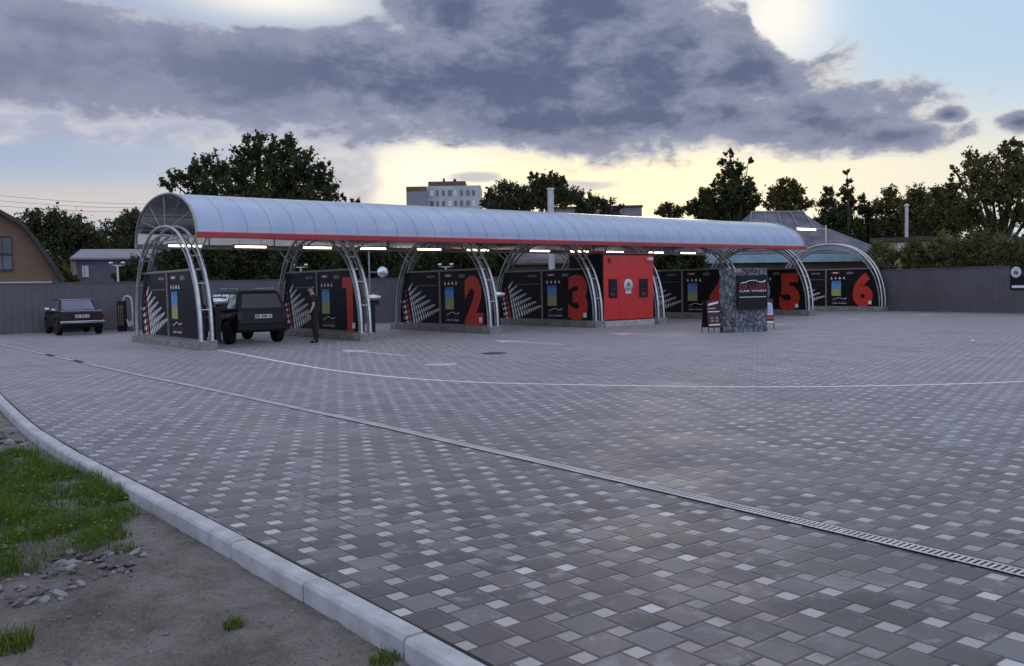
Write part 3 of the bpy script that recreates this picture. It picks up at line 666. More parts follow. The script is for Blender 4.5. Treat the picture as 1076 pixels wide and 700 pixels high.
# gable bracing at the near end and a tie at each arch
for X in (RX0 + .02, RX1 - .02):
    gb = MB()
    y, z = roof_pt(math.pi / 2, -.03)
    gb.tube([rl(X, (RC, 3.5)), rl(X, (RC, z))], .022, 8)
    for t in (.55, 1.05, math.pi - 1.05, math.pi - .55): gb.tube([rl(X, (RC + (.35 if t > 1.57 else -.35), 3.45)), rl(X, roof_pt(t, -.03))], .016, 8)
    gb.tube([rl(X, (RC - RA + .05, RZ - .02)), rl(X, (RC + RA - .05, RZ - .02))], .022, 8)
    gb.build('gable_brace', MT['dull_steel'], cp)
gt = MB(); yy = RC - RA
gt.prism([(-.10, -.085), (.05, -.085), (.05, .02), (.0, .07), (-.06, .08), (-.10, .05)], lambda a, b, d: Vector((d - .05, yy + a - RC, RZ + b)), RX1 - RX0 + .1)
gt.build('front_gutter', MT['red_gutter'], cp, .01)
gt = MB(); yy2 = RC + RA
gt.prism([(.10, -.12), (-.05, -.12), (-.05, .02), (.10, .06)], lambda a, b, d: Vector((d - .05, yy2 + a - RC, RZ + b)), RX1 - RX0 + .1)
gt.build('rear_gutter', MT['dull_steel'], cp, .01)

# lit tubes under the roof
TL = [(8.3, 'lit tube light hung at the near left gable of the canopy'), (10.33, 'lit tube light under the canopy above the dark off-road car'), (12.62, 'lit tube light inside the arch numbered 1'),
      (14.70, 'lit tube light midway between the arches numbered 1 and 2'), (17.0, 'lit tube light inside the arch numbered 2'), (19.17, 'lit tube light midway between the arches numbered 2 and 3'),
      (24.3, 'lit tube light just over the top of the red cabin'), (26.35, 'lit tube light right beside the red cabin top corner'),
      (28.85, 'lit tube light midway between red cabin and stone sign'), (31.0, 'lit tube light over the arch numbered 4'), (22.2, 'lit tube light inside the arch numbered 3')]
for X, lab in TL:
    e = tag(empty('tube_light', (X, Y0 + 3.3, 2.98)), lab, 'tube light', 'tube lights under the canopy')
    b = MB(); b.tube([(0, 0, 0), (1.02, 0, 0)], .027, 12); b.build('lit_tube', MT['tube_lamp'], e)
    b = MB(); b.span((-.04, -.06, .037), (1.06, .06, .075))
    for s in (.15, .87): b.tube([(s, 0, .07), (s, 0, 1.22)], .007, 6)
    for s in (-.02, 1.04): b.box((s, 0, 0), (.04, .08, .08))
    b.build('housing', MT['dull_steel'], e)
e = tag(empty('pole_light', (42.3, 27.39, 3.5)), 'lit tube lamp on a thin post above the unroofed arch numbered 6', 'pole lamp')
b = MB(); b.tube([(0, 0, 0), (0, 0, 1.05)], .04, 10); b.build('post', MT['steel'], e)
b = MB(); b.tube([(.05, 0, .84), (-2.7, 0, .86)], .025, 8); b.build('arm', MT['steel'], e)
b = MB(); b.tube([(-2.5, 0, .78), (-.95, 0, .78)], .04, 10); b.build('lit_tube', MT['tube_lamp'], e)

# ------------------------------------------------------------------ red technical cabin
cb = tag(empty('technical_cabin', (23.18, 24.38, 0)), 'tall red cabin with two dark windows and a round white sign, standing under the roof', 'cabin')
b = MB(); b.span((-.03, -.05, 0), (2.72, 2.0, .22)); b.build('plinth', MT['kerb'], cb, .01)
b = MB(); b.span((0, 0, .22), (2.69, 1.9, 2.74)); b.build('body', MT['black'], cb, .02)
for a0, a1 in ((.008, .806), (.812, 1.797), (1.803, 2.682)):
    b = MB(); b.span((a0, -.022, .26), (a1, -.002, 2.70)); b.build('front_panel', MT['red_cabin'], cb, .008)
for a0, a1 in ((.26, .70), (1.90, 2.36)):
    f = MB(); f.span((a0, -.05, 1.08), (a1, -.0225, 1.80)); fo = f.build('window', MT['black'], cb, .012)
    g = MB(); g.span((a0 + .05, -.056, 1.14), (a1 - .05, -.051, 1.74)); g.build('pane', MT['glass_dark'], fo)
    g = MB(); g.span((a0 + .09, -.064, 1.16), (a1 - .14, -.057, 1.27)); g.span((a0 + .1, -.064, 1.4), (a1 - .12, -.057, 1.43)); g.build('keypad', MT['dark_red'], fo)
b = MB(); b.lathe([(.0, -.034), (.235, -.034), (.235, -.0235)], (1.30, 0, 1.56), axis='Y', seg=28); sg = b.build('round_sign', MT['win_white'], cb)
b = MB(); b.lathe([(.0, -.042), (.09, -.042), (.09, -.036)], (1.30, 0, 1.60), axis='Y', seg=24); b.span((1.18, -.04, 1.42), (1.42, -.036, 1.46)); b.build('sign_print', MT['grey_print'], sg)
b = MB(); b.span((1.16, -.03, 1.24), (1.44, -.0235, 1.4)); b.build('sign_print', MT['win_white'], sg)
b = MB(); b.box((.32, -.05, 2.5), (.12, .06, .16)); b.build('vent', MT['dark_red'], cb, .01)
b = MB(); b.box((2.42, -.09, 2.56), (.26, .16, .12)); b.build('camera_box', MT['win_white'], cb, .02)
b = MB(); b.span((-.05, -.06, 2.74), (2.74, 1.95, 2.80)); b.build('cabin_roof', MT['red_gutter'], cb, .01)

# ------------------------------------------------------------------ stone sign pillar and two A-boards
sx_dir = Vector((1.70, -.50, 0)).normalized(); sang = math.atan2(sx_dir.y, sx_dir.x)
sp_ = tag(empty('stone_sign_pillar', (22.22, 18.12, 0), sang), 'broad grey stone clad pillar holding a black car wash board', 'sign pillar')
pb = bmesh.new(); bmesh.ops.create_cube(pb, size=1)
for v in pb.verts: v.co = Vector((v.co.x * 1.48 + 1.04, v.co.y * .42 + .21, v.co.z * 2.0 + 1.0))
bmesh.ops.subdivide_edges(pb, edges=pb.edges[:], cuts=22, use_grid_fill=True)
for v in pb.verts:
    n_ = Vector((v.co.x - 1.04, (v.co.y - .21) * 2.4, (v.co.z - 1.0) * .5))
    k_ = mnoise.noise(v.co * 5.5) * .05 + mnoise.noise(v.co * 13) * .025
    v.co.x += math.copysign(k_, n_.x) if abs(v.co.x - 1.04) > .70 else k_ * .3
    v.co.y += -k_ if v.co.y < .05 else k_ * .5
    if v.co.z > 1.95: v.co.z += abs(k_) * .9
    if v.co.x > 1.7 and .85 < v.co.z < 1.75: v.co.x += .10 * math.sin((v.co.z - .85) / .9 * math.pi)
me = bpy.data.meshes.new('stone_pillar'); pb.to_mesh(me); pb.free(); me.materials.append(MT['clad'])
o = bpy.data.objects.new('stone_pillar', me); COL.objects.link(o); o.parent = sp_
b = MB(); b.span((.60, -.12, .74), (1.73, -.03, 1.80)); bo = b.build('sign_board', MT['black'], sp_, .012)
YF = -.1225
def sf(a, b, d): return Vector((a, YF - d, b))
b = MB(); cs = [(.66, 1.545), (.78, 1.585), (.90, 1.59), (1.02, 1.645), (1.26, 1.65), (1.38, 1.60), (1.52, 1.60), (1.62, 1.645), (1.655, 1.655), (1.62, 1.585), (1.50, 1.565), (1.40, 1.572), (1.26, 1.628), (1.03, 1.622), (.90, 1.565), (.76, 1.555)]
b.prism(cs, sf, .004); letter(b, 'CAR WASH', (.66, YF, 1.275), (1, 0, 0), (0, 0, 1), 1.0, .065, 0, .012, .0015); b.span((.66, YF - .004, 1.105), (1.66, YF, 1.125)); b.build('logo', MT['white_print'], bo)
b = MB(); letter(b, 'DE LUXE', (.66, YF, 1.37), (1, 0, 0), (0, 0, 1), 1.0, .145, 0, .012, .0015); b.build('lettering', MT['sign_red'], bo)
def aboard(x, y, rz, label, kind):
    r_ = tag(empty('pavement_sign', (x, y, 0), rz), label, 'A-board')
    lean = .14
    for s, nm in ((-1, 'front_board'), (1, 'rear_board')):
        rot = Matrix.Rotation(-s * lean, 3, 'X')
        def P(a, b, d, s=s): return Vector((a, s * (.24 - b * math.tan(lean)) + s * d, b))
        f = MB(); f.prism([(-.225, .17), (.225, .17), (.225, 1.02), (-.225, 1.02)], P, .02); bd = f.build(nm, MT['board_maroon'], r_)
        for xx in (-.215, .215): l_ = MB(); l_.tube([P(xx, .0, -.01), P(xx, 1.0, -.01)], .014, 8); l_.build('leg', MT['black'], r_)
        if s < 0:
            pr = MB()
            def Q(a, b, d): return P(a, b, .021 + d)
            if kind == 0:
                pr.prism([(-.2, .86), (.16, .93), (.2, 1.0), (-.16, .93)], Q, .003); pr.prism([(-.2, .76), (.06, .77), (.06, .79), (-.2, .78)], Q, .003); pr.prism([(-.2, .66), (.2, .66), (.2, .69), (-.2, .69)], Q, .003)
                pr.prism([(-.2, .24), (.2, .25), (.2, .29), (-.2, .28)], Q, .003); pr.build('print', MT['white_print'], bd); pr = MB()
                for ax in (-.13, .04):
                    for bz in (.36, .45): pr.prism([(ax, bz), (ax + .1, bz), (ax + .1, bz + .06), (ax, bz + .06)], Q, .003)
                pr.build('print', MT['grey_print'], bd)
            else:
                pr.prism([(-.2, .46), (.2, .46), (.2, .56), (.2, .62), (.2, .86), (.02, .9), (-.2, .86), (-.2, .6)], Q, .003); pr.build('print', MT['board_blue'], bd); pr = MB()
                for bz in (.55, .63, .71, .79): pr.prism([(-.14, bz), (.14, bz), (.14, bz + .022), (-.14, bz + .022)], lambda a, b, d: Q(a, b, d + .004), .003)
                pr.build('print', MT['grey_print'], bd); pr = MB()
                pr.prism([(-.21, .34), (.2, .34), (.2, .40), (-.21, .40)], Q, .003); pr.build('print', MT['red_print'], bd)
                pr = MB(); pr.prism([(-.2, .19), (.2, .19), (.2, .26), (-.2, .26)], Q, .003); pr.build('print', MT['white_print'], bd)
    return r_
aboard(22.30, 18.52, sang - .1, 'dark maroon A-board with white slanted heading, left of the stone pillar', 0)
aboard(25.35, 18.75, sang - .05, 'A-board with a pale blue price block and red band, right of the stone pillar', 1)

# ------------------------------------------------------------------ fences
def fence(name, P, H, material, label, period=.25):
    r_ = tag(empty(name, (P[0][0], P[0][1], 0)), label, 'fence'); o0 = Vector((P[0][0], P[0][1], 0))
    s = MB(); c = MB(); bs = MB()
    for (xa, ya), (xb, yb) in zip(P, P[1:]):
        a, b_ = Vector((xa, ya, 0)) - o0, Vector((xb, yb, 0)) - o0; d = b_ - a; ln_ = d.length; d.normalize(); nrm = Vector((d.y, -d.x, 0))
        pts = []; x = 0.0
        while x < ln_:
            for f, h in ((0, 0), (.38, 0), (.5, .006), (.88, .006)):
                q = x + f * period
                if q < ln_: pts.append(a + d * q + nrm * h)
            x += period
        pts.append(b_)
        vs = [p + Vector((0, 0, z)) for p in pts for z in (.06, H)]
        s.add(vs, [(2 * i, 2 * i + 2, 2 * i + 3, 2 * i + 1) for i in range(len(pts) - 1)])
        ang = math.atan2(d.y, d.x); mid = (a + b_) / 2
        c.box(mid + nrm * .011 + Vector((0, 0, H + .02)), (ln_, .07, .035), ang); bs.box(mid - nrm * .09 + Vector((0, 0, .05)), (ln_, .14, .12), ang)
    s.build('sheet', material, r_); c.build('cap_rail', material, r_); bs.build('footing', MT['concrete'], r_)
    return r_
fence('boundary_fence', BACK, 2.06, MT['fence'], 'dark blue grey ribbed metal fence behind the parked black sedan')
fence('boundary_fence', RIGHT, 2.08, MT['fence_r'], 'graphite metal fence closing the paved yard on the right')
# sign on the right fence
dr = ray(1068.5, 286); A_, B_ = Vector((42.85, 23.8)), Vector((41.45, 17.2)); e_ = B_ - A_
tt = (A_.x * e_.y - A_.y * e_.x) / (dr.x * e_.y - dr.y * e_.x); sc_ = Vector((dr.x * tt, dr.y * tt, 0))
fd = Vector((e_.x, e_.y, 0)).normalized(); fn = Vector((-fd.y, fd.x, 0))
if fn.dot(FH) > 0: fn = -fn
so_ = tag(empty('fence_sign', sc_ + fn * .03 + fd * .17, 0), 'dark notice board with round white car symbol hung on the right fence', 'sign')
SZ = CAM_H + dr.z * tt - 1.72
def ff(a, b, d): return fd * a + Vector((0, 0, b + SZ)) + fn * d
b = MB(); b.prism([(-.45, .95), (1.1, .95), (1.1, 2.05), (-.45, 2.05)], ff, .02); bo = b.build('board', MT['black'], so_)
b = MB(); b.prism([(-.17 + .24 * math.cos(a), 1.72 + .24 * math.sin(a)) for a in [k * math.pi / 14 for k in range(28)]], lambda a, b_, d: ff(a, b_, .022 + d), .006); ds = b.build('round_symbol', MT['win_white'], bo)
b = MB(); b.prism([(-.28, 1.64), (-.06, 1.64), (-.06, 1.71), (-.10, 1.72), (-.13, 1.79), (-.23, 1.79), (-.26, 1.72), (-.28, 1.71)], lambda a, b_, d: ff(a, b_, .03 + d), .004)
for q in (-.235, -.105): b.prism([(q + .03 * math.cos(a), 1.63 + .03 * math.sin(a)) for a in [k * math.pi / 6 for k in range(12)]], lambda a, b_, d: ff(a, b_, .034 + d), .004)
b.build('car_symbol', MT['house_dark'], ds)
b = MB(); b.prism([(-.36, 1.03), (.9, 1.03), (.9, 1.14), (-.36, 1.14)], lambda a, b_, d: ff(a, b_, .022 + d), .004); bb_ = b.build('caption_strip', MT['white_print'], bo)
b = MB(); b.prism([(.10, 1.55), (.5, 1.55), (.5, 1.75), (.10, 1.75)], lambda a, b_, d: ff(a, b_, .022 + d), .004); b.build('red_patch', MT['dark_red'], bo)

# ------------------------------------------------------------------ poles by the back fence
def flood_pole(u, v, D, label):
    p = at(u, v, D); 
    r_ = tag(empty('floodlight_pole', (p.x, p.y, 0), math.atan2(RH.y, RH.x)), label, 'floodlight pole', 'twin floodlight poles along the back fence')
    b = MB(); b.tube([(0, 0, 0), (0, 0, p.z)], [.055, .045], 10); b.build('pole', MT['steel'], r_)
    b = MB(); b.tube([(-.30, 0, p.z - .03), (.30, 0, p.z - .03)], .025, 8); b.build('crossbar', MT['steel'], r_)
    for s in (-.26, .26):
        b = MB(); b.box((s, -.05, p.z + .06), (.16, .12, .11), rot=Matrix.Rotation(.5, 3, 'X')); h = b.build('floodlight', MT['steel'], r_, .01)
    return r_
flood_pole(123.5, 278.5, 38.6, 'slim grey pole with twin floodlights left of the canopy')
flood_pole(316, 280.5, 41.5, 'slim pole with twin floodlights seen above the panel numbered 1')
flood_pole(468.5, 280, 40.2, 'slim pole with twin floodlights seen above the panel numbered 2')
p = at(402, 286, 40.0); r_ = tag(empty('round_mirror', (p.x, p.y, 0), math.atan2(RH.y, RH.x)), 'round pale blue traffic mirror on a post seen beyond the arch numbered 1', 'mirror')
b = MB(); b.lathe([(0, -.09), (.1, -.085), (.2, -.06), (.235, -.04)], (0, 0, p.z), axis='Y', seg=28); b.build('glass', MT['mirror'], r_)
b = MB(); b.lathe([(.235, -.05), (.255, -.04), (.25, .0), (.1, .03), (0, .03)], (0, 0, p.z), axis='Y', seg=28); b.build('rim', MT['dull_steel'], r_)
b = MB(); b.tube([(-.6, .04, 0), (-.6, .04, p.z + 1.0)], .04, 8); b.tube([(-.6, .04, p.z), (0, .04, p.z)], .025, 8); b.build('post', MT['dull_steel'], r_)
p = ground(134, 346.5); r_ = tag(empty('vacuum_post', (p.x - .6, p.y - 1.6, 0), math.atan2(RH.y, RH.x)), 'dark self service vacuum post with a pale looped hose beside the fence', 'vacuum post')
b = MB(); b.span((-.16, -.14, 0), (.14, .14, 1.28)); bd = b.build('cabinet', MT['black'], r_, .02)
b = MB()
for q in (-.1, -.02, .06): b.span((q, -.146, .25), (q + .035, -.1405, 1.1))
b.build('front_strips', MT['tan'], bd)
b = MB(); b.tube(smooth_path([(.1, -.05, .9), (.12, -.06, 1.38), (.3, -.06, 1.46), (.44, -.06, 1.3), (.46, -.06, .7), (.42, -.06, .3), (.3, -.06, .22), (.22, -.06, .5)], 6), .036, 8); b.build('hose', MT['flue'], r_)
b = MB(); b.lathe([(.0, .02), (.12, .02), (.12, .4), (0, .42)], (.32, .1, 0), seg=14); b.build('dust_drum', MT['dull_steel'], r_)

# ------------------------------------------------------------------ vehicles
def bil(A, B, C, D_, s, t): return (A * (1 - s) + B * s) * (1 - t) + (D_ * (1 - s) + C * s) * t
def wheel(root, x, y, r, wd, side):
    t = MB(); t.lathe([(r * .62, -wd / 2), (r * .94, -wd / 2), (r, -wd * .3), (r, wd * .3), (r * .94, wd / 2), (r * .62, wd / 2)], (0, 0, 0), axis='Y', seg=26)
    o = t.build('wheel', MT['rubber'], root); o.location = (x, y, r)
    m_ = MB(); s = side; m_.lathe([(0, s * wd * .44), (r * .2, s * wd * .46), (r * .5, s * wd * .34), (r * .63, s * wd * .46), (r * .63, -s * wd * .45), (0, -s * wd * .45)], axis='Y', seg=22)
    for k in range(5):
        q = 2 * math.pi * k / 5; m_.box((r * .36 * math.cos(q), s * wd * .43, r * .36 * math.sin(q)), (r * .42, .02, .05), rot=Matrix.Rotation(-q, 3, 'Y'))
    m_.build('rim', MT['dull_steel'], o)
def car(name, label, loc, heading, prof, wheels_x, wr, W, gh, paint, cat, windows, suv):
    # local x forward, y left; gh = greenhouse (xr0, xf0, w0, z0, xr1, xf1, w1, z1)
    root = tag(empty(name, loc, heading), label, cat)
    out = []
    zb = prof['zb']
    pts = list(prof['top'])                                # from rear bottom over the top to front bottom
    low = []
    for wx in sorted(wheels_x, reverse=True):
        ar_ = wr * 1.22
        low += [(wx + ar_ * math.cos(q), max(zb, wr + ar_ * math.sin(q))) for q in [R(-8 + a) for a in range(0, 200, 14)]]
    poly = pts + [(prof['xf'], zb)] + low + [(prof['xr'], zb)]
    b = MB(); b.prism(poly, lambda x, z, d: Vector((x, d - W / 2, z)), W)
    # taper towards the ends and in towards the belt
    nv = []
    xm = (prof['xf'] + prof['xr']) / 2; hl = (prof['xf'] - prof['xr']) / 2
    for x, y, z in b.v:
        k = 1 - .10 * max(0, (abs(x - xm) / hl - .72) / .28) ** 2 - .05 * max(0, (z - .62) / .4)
        nv.append((x, y * k, z))
    b.v = nv
    xr0, xf0, w0, z0, xr1, xf1, w1, z1 = gh
    lo = [Vector(q) for q in ((xr0, -w0, z0), (xf0, -w0, z0), (xf0, w0, z0), (xr0, w0, z0))]; hi = [Vector(q) for q in ((xr1, -w1, z1), (xf1, -w1, z1), (xf1, w1, z1), (xr1, w1, z1))]
    crown = [Vector((p.x * .93 + .07 * (xr1 + xf1) / 2, p.y * .86, z1 + .045)) for p in hi]
    b.add(lo + hi + crown, [(0, 1, 5, 4), (1, 2, 6, 5), (2, 3, 7, 6), (3, 0, 4, 7)] + [(4, 5, 9, 8), (5, 6, 10, 9), (6, 7, 11, 10), (7, 4, 8, 11), (8, 9, 10, 11)])
    body = b.build('body', paint, root, .085 if suv else .035, 4)
    def win(name_, A, B, C, D_, s0, s1, t0, t1, s2=None, s3=None, gm='glass_dark'):
        s2 = s0 if s2 is None else s2; s3 = s1 if s3 is None else s3
        nrm = (B - A).cross(D_ - A).normalized(); mid = (A + B + C + D_) / 4
        if nrm.dot(mid - Vector((xm, 0, mid.z))) < 0: nrm = -nrm
        q = [bil(A, B, C, D_, s0, t0), bil(A, B, C, D_, s1, t0), bil(A, B, C, D_, s3, t1), bil(A, B, C, D_, s2, t1)]
        m_ = MB(); m_.add([p + nrm * .004 for p in q] + [p + nrm * .012 for p in q], [(3, 2, 1, 0), (4, 5, 6, 7), (0, 1, 5, 4), (1, 2, 6, 5), (2, 3, 7, 6), (3, 0, 4, 7)]); m_.build(name_, MT[gm], root)
    for (s0, s1, s2, s3) in windows:
        win('side_window', lo[3], lo[2], hi[2], hi[3], s0, s1, .06, .88, s2, s3, 'glass_side'); win('side_window', lo[0], lo[1], hi[1], hi[0], s0, s1, .06, .88, s2, s3, 'glass_side')
    win('windscreen', lo[1], lo[2], hi[2], hi[1], .06, .94, .05, .9); win('rear_window', lo[0], lo[3], hi[3], hi[0], .08, .92, .08, .88, gm='glass_dark' if suv else 'glass_rear')
    for wx in wheels_x:
        for s in (-1, 1): wheel(root, wx, s * (W / 2 - .10), wr, .2, s)
    return root, body
# off-road estate in the first bay, seen from behind
suv, sb = car('offroad_car', 'dark graphite off-road estate car under the canopy, seen from its rear', (10.33, 25.42, 0), R(90), dict(zb=.36, xr=0.03, xf=3.98, top=[(.02, .52), (-.02, .62), (.03, .98), (.06, 1.04), (2.75, 1.04), (2.95, 1.0), (3.86, .92), (3.98, .75), (4.0, .5)]),
    [.78, 3.22], .345, 1.70, (.05, 2.95, .76, 1.03, .26, 2.26, .61, 1.545), MT['suv'], 'car', [(.04, .28, .08, .30), (.32, .60, .33, .62), (.64, .90, .66, .97)], True)
b = MB(); b.span((-.10, -.80, .42), (.05, .80, .60)); b.build('rear_bumper', MT['black'], suv, .03)
b = MB(); b.span((3.95, -.80, .40), (4.10, .80, .60)); b.build('front_bumper', MT['black'], suv, .03)
b = MB(); b.box((.005, -.02, .83), (.015, .52, .115), rot=Matrix.Rotation(.05, 3, 'Y')); pl = b.build('number_plate', MT['plate'], suv)
b = MB()
for q in range(8):
    if q not in (2, 6): b.box((-.006, .19 - q * .058, .83), (.004, .034, .07), rot=Matrix.Rotation(.05, 3, 'Y'))
b.build('plate_characters', MT['black'], pl)
for s in (-1, 1):
    b = MB(); b.span((-.012, s * .70 - .07, .72), (.06, s * .70 + .07, .98)); b.build('tail_light', MT['tail'], suv, .015)
    b = MB(); b.span((3.92, s * .58 - .13, .70), (4.0, s * .58 + .13, .86)); b.build('headlight', MT['lens'], suv, .02)
    b = MB(); b.tube([(.45, s * .56, 1.60), (.55, s * .56, 1.655), (2.0, s * .56, 1.655), (2.1, s * .56, 1.60)], .018, 8); b.build('roof_rail', MT['chrome'], suv)
    b = MB(); b.box((2.62, s * .90, 1.12), (.10, .18, .15)); b.build('door_mirror', MT['suv'], suv, .03)
    
    for hx in (1.05, 2.0): b = MB(); b.box((hx, s * .815, .93), (.16, .03, .03)); b.build('door_handle', MT['chrome'], suv)
# saloon parked by the fence
lp = ground(79, 351.6); lh = math.atan2(math.cos(R(2)), math.sin(R(2)))
lv = Vector((math.cos(lh), math.sin(lh), 0))
lada, lb_ = car('parked_sedan', 'old black boxy sedan parked facing the dark metal fence', (lp.x + .05, lp.y - 1.1, 0), lh, dict(zb=.30, xr=0.02, xf=3.98, top=[(.0, .42), (-.02, .60), (.03, .90), (.10, .94), (1.0, .95), (2.95, .95), (3.05, .93), (3.9, .86), (3.98, .80), (4.0, .45)]),
    [.80, 3.22], .30, 1.62, (.72, 3.0, .72, .935, 1.20, 2.44, .60, 1.395), MT['lada'], 'car', [(.06, .46, .14, .48), (.50, .94, .51, .97)], False)
b = MB(); b.span((-.12, -.78, .47), (-.03, .78, .57)); b.build('rear_bumper', MT['chrome'], lada, .02)
b = MB(); b.span((4.02, -.78, .45), (4.10, .78, .55)); b.build('front_bumper', MT['chrome'], lada, .02)
b = MB(); b.box((-.012, 0, .74), (.015, .50, .115)); pl = b.build('number_plate', MT['plate'], lada)
b = MB()
for q in range(8):
    if q not in (2, 6): b.box((-.022, .19 - q * .055, .74), (.004, .032, .068))
b.build('plate_characters', MT['black'], pl)
b = MB(); b.tube([(.10, -.74, .945), (.10, .74, .945)], .012, 6); b.build('boot_trim', MT['chrome'], lada)
b = MB(); b.tube([(.82, -.62, .97), (1.20, -.555, 1.38), (1.20, .555, 1.38), (.82, .62, .97), (.82, -.62, .97)], .014, 6); b.build('rear_window_trim', MT['chrome'], lada)
for s in (-1, 1):
    b = MB(); b.span((-.012, s * .62 - .14, .66), (.06, s * .62 + .14, .82)); b.build('tail_light', MT['tail'], lada, .01)
    b = MB(); b.lathe([(0, .03), (.08, .02), (.085, 0)], (3.99, s * .55, .70), axis='X', seg=18); b.build('headlight', MT['lens'], lada)
    b = MB(); b.box((2.62, s * .84, 1.02), (.09, .16, .11)); b.build('door_mirror', MT['chrome'], lada, .02)

# ------------------------------------------------------------------ the person
def skin(name, V, E, rad, mat_, parent, root=0, lev=2):
    me = bpy.data.meshes.new(name); me.from_pydata(V, E, []); o = bpy.data.objects.new(name, me); COL.objects.link(o)
    sk = o.modifiers.new('skin', 'SKIN'); sk.use_smooth_shade = True
    for i, d in enumerate(me.skin_vertices[0].data):
        r = rad[i]; d.radius = r if isinstance(r, tuple) else (r, r); d.use_root = (i == root)
    sb_ = o.modifiers.new('sub', 'SUBSURF'); sb_.levels = lev; sb_.render_levels = lev
    dg = bpy.context.evaluated_depsgraph_get(); m2 = bpy.data.meshes.new_from_object(o.evaluated_get(dg)); bpy.data.objects.remove(o)
    m2.materials.clear(); m2.materials.append(mat_)
    for p_ in m2.polygons: p_.use_smooth = True
    o2 = bpy.data.objects.new(name, m2); COL.objects.link(o2); o2.parent = parent; return o2
# local: x = facing direction, y = left, z up
pg = ground(331.5, 360.3)
pers = tag(empty('person', (pg.x, pg.y, 0), R(158)), 'person in black T-shirt and dark trousers standing beside the open first bay, looking down', 'person')
S = [(.0, 0, .92), (.0, 0, 1.08), (.02, 0, 1.26), (.03, 0, 1.40), (.055, 0, 1.475), (.10, 0, 1.555), (.12, 0, 1.635),       # 0-6 spine, neck, head
     (-.0, .10, .88), (.015, .105, .50), (-.02, .105, .09), (.10, .12, .035),                                             # 7-10 left leg
     (-.0, -.10, .88), (.0, -.105, .50), (-.05, -.105, .09), (.07, -.12, .035),                                            # 11-14 right leg
     (.03, .19, 1.375), (.04, .235, 1.10), (.17, .24, .89),                                                             # 15-17 left arm
     (.03, -.19, 1.375), (.05, -.235, 1.10), (.20, -.22, .90)]                                                           # 18-20 right arm
E_ = [(0, 1), (1, 2), (2, 3), (3, 4), (4, 5), (5, 6), (0, 7), (7, 8), (8, 9), (9, 10), (0, 11), (11, 12), (12, 13), (13, 14), (3, 15), (15, 16), (16, 17), (3, 18), (18, 19), (19, 20)]
Rr = [(.10, .07), (.09, .07), (.11, .08), (.09, .07), (.052, .052), (.085, .075), (.082, .07), .055, .045, .038, .030, .055, .045, .038, .030, .055, .042, .028, .055, .042, .028]
body = skin('body', S, E_, Rr, MT['skin'], pers)
for side, wr_ in ((1, Vector(S[17])), (-1, Vector(S[20]))):
    V = [tuple(wr_)]; Ed = []; ra = [.026]
    pd = Vector((.45, 0, -.9)).normalized(); V.append(tuple(wr_ + pd * .07)); Ed.append((0, 1)); ra.append((.034, .018))
    for k in range(4):
        base = wr_ + pd * .085 + Vector((0, (k - 1.5) * .018, 0)); d1 = Vector((.5 + .05 * k, 0, -.85)).normalized(); l_ = (.036, .042, .039, .03)[k]
        i0 = len(V); V += [tuple(base), tuple(base + d1 * l_), tuple(base + d1 * l_ + Vector((.1, 0, -.99)) * l_ * .8)]; Ed += [(1, i0), (i0, i0 + 1), (i0 + 1, i0 + 2)]; ra += [.0095, .009, .0075]
    i0 = len(V); b0 = wr_ + pd * .03 + Vector((.02, -side * .02, 0)); V += [tuple(b0), tuple(b0 + Vector((.035, -side * .018, -.03))), tuple(b0 + Vector((.045, -side * .018, -.06)))]; Ed += [(0, i0), (i0, i0 + 1), (i0 + 1, i0 + 2)]; ra += [.012, .010, .008]
    skin('hand', V, Ed, ra, MT['skin'], body, 0, 1)
skin('t_shirt', [(0, 0, .84), S[1], S[2], S[3], (.045, 0, 1.44), S[15], (.036, .222, 1.20), S[18], (.042, -.222, 1.20)], [(0, 1), (1, 2), (2, 3), (3, 4), (3, 5), (5, 6), (3, 7), (7, 8)], [(.20, .165), (.19, .155), (.20, .15), (.17, .125), (.075, .075), .085, .066, .085, .066], MT['cloth'], pers)
skin('trousers', [(0, 0, 1.06), S[0], S[7], S[8], (-.018, .105, .055), S[11], S[12], (-.045, -.105, .055)], [(0, 1), (1, 2), (2, 3), (3, 4), (1, 5), (5, 6), (6, 7)], [(.19, .145), (.195, .155), .125, .092, .072, .125, .092, .072], MT['denim'], pers, 1)
for s in (S[9], S[13]): skin('shoe', [(s[0] - .045, s[1], .05), (s[0] + .06, s[1], .05), (s[0] + .18, s[1] + .01 * (1 if s[1] > 0 else -1), .036)], [(0, 1), (1, 2)], [(.045, .048), (.045, .046), (.038, .034)], MT['black'], pers)
skin('hair', [(.085, 0, 1.665), (.035, 0, 1.64), (.03, 0, 1.57)], [(0, 1), (1, 2)], [(.078, .06), (.082, .05), (.06, .04)], MT['hair'], pers)
hd = MB()
hd.lathe([(0, .018), (.012, .01), (.016, 0), (.0, -.016)], (.185, 0, 1.595), axis='X', seg=8); hd.build('nose', MT['skin'], body)
for s in (-1, 1):
    b = MB(); b.lathe([(0, -.012), (.008, -.008), (.011, 0), (.008, .008), (0, .012)], (.172, s * .03, 1.622), axis='X', seg=8); b.build('eye', MT['black'], body)
    b = MB(); b.lathe([(0, -.008), (.022, -.006), (.026, 0), (.018, .008), (0, .01)], (.10, s * .082, 1.60), axis='Y', seg=10); b.build('ear', MT['skin'], body)
b = MB(); b.box((.175, 0, 1.553), (.012, .045, .008)); b.build('mouth', MT['dark_red'], body)

# ------------------------------------------------------------------ houses beyond the fences
VA = math.atan2(RH.y, RH.x)
def house_root(name, u, D, label, rz=0.0):
    p = at(u, 300, D); return tag(empty(name, (p.x, p.y, -.1), VA + rz), label, 'building'), D / F_PX, D
def zpx(u, v, D): return at(u, v, D).z + .1
